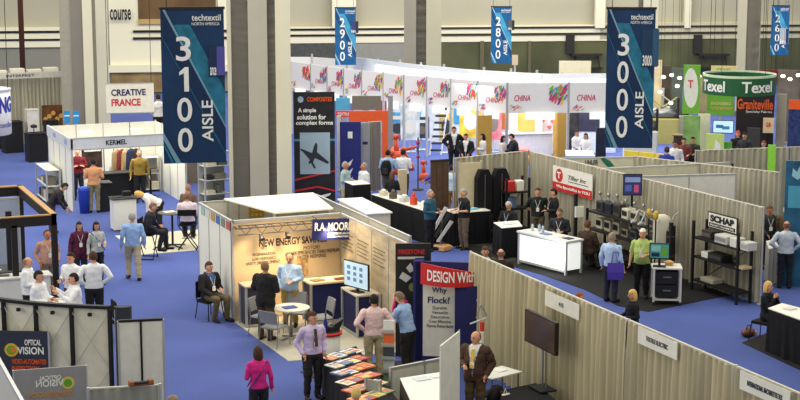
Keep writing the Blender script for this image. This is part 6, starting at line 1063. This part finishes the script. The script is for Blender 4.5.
q = G(610, 290); tb_ = thing('tote_bag', 'purple tote bag hanging beside the man in the light blue shirt', 'bag', G(615, 300), face(q), None, .62); tb_.location = (20.15, 33.75, .62); MB().loft([[(-.19, -.04, 0), (.19, -.04, 0), (.19, .06, 0), (-.19, .06, 0)], [(-.21, -.06, .2), (.21, -.06, .2), (.21, .06, .2), (-.21, .06, .2)], [(-.2, -.02, .42), (.2, -.02, .42), (.2, .02, .42), (-.2, .02, .42)]]).build('bag_body', K(80, 60, 160, .8), tb_); MB().path([(-.1, 0, .42), (-.06, 0, .7), (.06, 0, .7), (.1, 0, .42)], .012).build('handle', K(80, 60, 160, .8), tb_)
P('white haired man in a lime green polo with a name badge', G(643, 229, 1.78), -10, 1.78, ('down', 'hold'), (176, 196, 112), (26, 26, 30), (226, 222, 214), 'short', sleeve='short', badge=True, vox=.015, belly=.05)
P('blonde woman in black sitting with hand on chin at the right edge counter', G(768, 283, 1.345), 60, 1.72, 'chin', (26, 26, 32), BK, (214, 176, 104), 'bob', female=True, seat=.5, badge=False, vox=.017)
P('man in a dark suit with a lanyard at the end of the SCHAP wall', G(770, 206, 1.74), 15, 1.74, 'lap', (60, 60, 64), SU, (90, 60, 44), 'short', jacket=(44, 42, 44), skin='m')
P('white haired man in a brown jacket behind the white shirted man', G(787, 206, 1.76), 180, 1.76, 'hold', (90, 74, 56), BK, (214, 210, 204), 'short', jacket=(92, 76, 56), badge=False)
P('balding man in a white shirt and dark trousers seen from behind at the right edge', G(787, 221, 1.78), 185, 1.78, 'hip', (196, 206, 222), (34, 36, 48), (130, 90, 70), 'bald', badge=False, vox=.017)
P('man in a light blue shirt cut by the right edge', G(799, 205, 1.76), 200, 1.76, 'hold', (150, 176, 214), BK, BR_, 'short', badge=False)
P('child in a lime green jacket with black hair by the cardboard box', G(763, 192, 1.75), 120, 1.7, 'hold', (170, 210, 60), (60, 60, 60), DK, 'bob', badge=False)
P('man in a blue polo at the brown display case', G(667, 147, 1.76), 160, 1.76, 'hold', (44, 60, 150), (100, 80, 70), BR_, 'short', badge=False)
P('man in a white shirt behind the blue polo', G(675, 141, 1.76), 0, 1.76, 'down', (226, 226, 224), (60, 50, 50), DK, 'short', badge=False, skin='m')
P('dark haired person behind the brown display case, left of two', G(684, 138, 1.7), 10, 1.7, 'hold', (120, 60, 60), BK, DK, 'short', badge=False)
P('dark haired person behind the brown display case, right of two', G(693, 137, 1.7), -10, 1.7, 'hold', (60, 60, 56), BK, DK, 'short', badge=False)
P('person in a red cap and black jacket before the Graniteville wall', G(738, 131, 1.72), 20, 1.72, 'hold', (40, 30, 32), (120, 90, 70), (180, 60, 50), 'short', badge=False)
P('person in a dark patterned top right of the red capped person', G(745, 133, 1.7), -20, 1.7, 'hold', (50, 50, 60), (60, 90, 150), DK, 'short', badge=False)
P('person in a lime green shirt beside the lime green box', G(764, 141, 1.65), -20, 1.65, 'down', (150, 206, 60), BK, (120, 70, 40), 'short', badge=False)
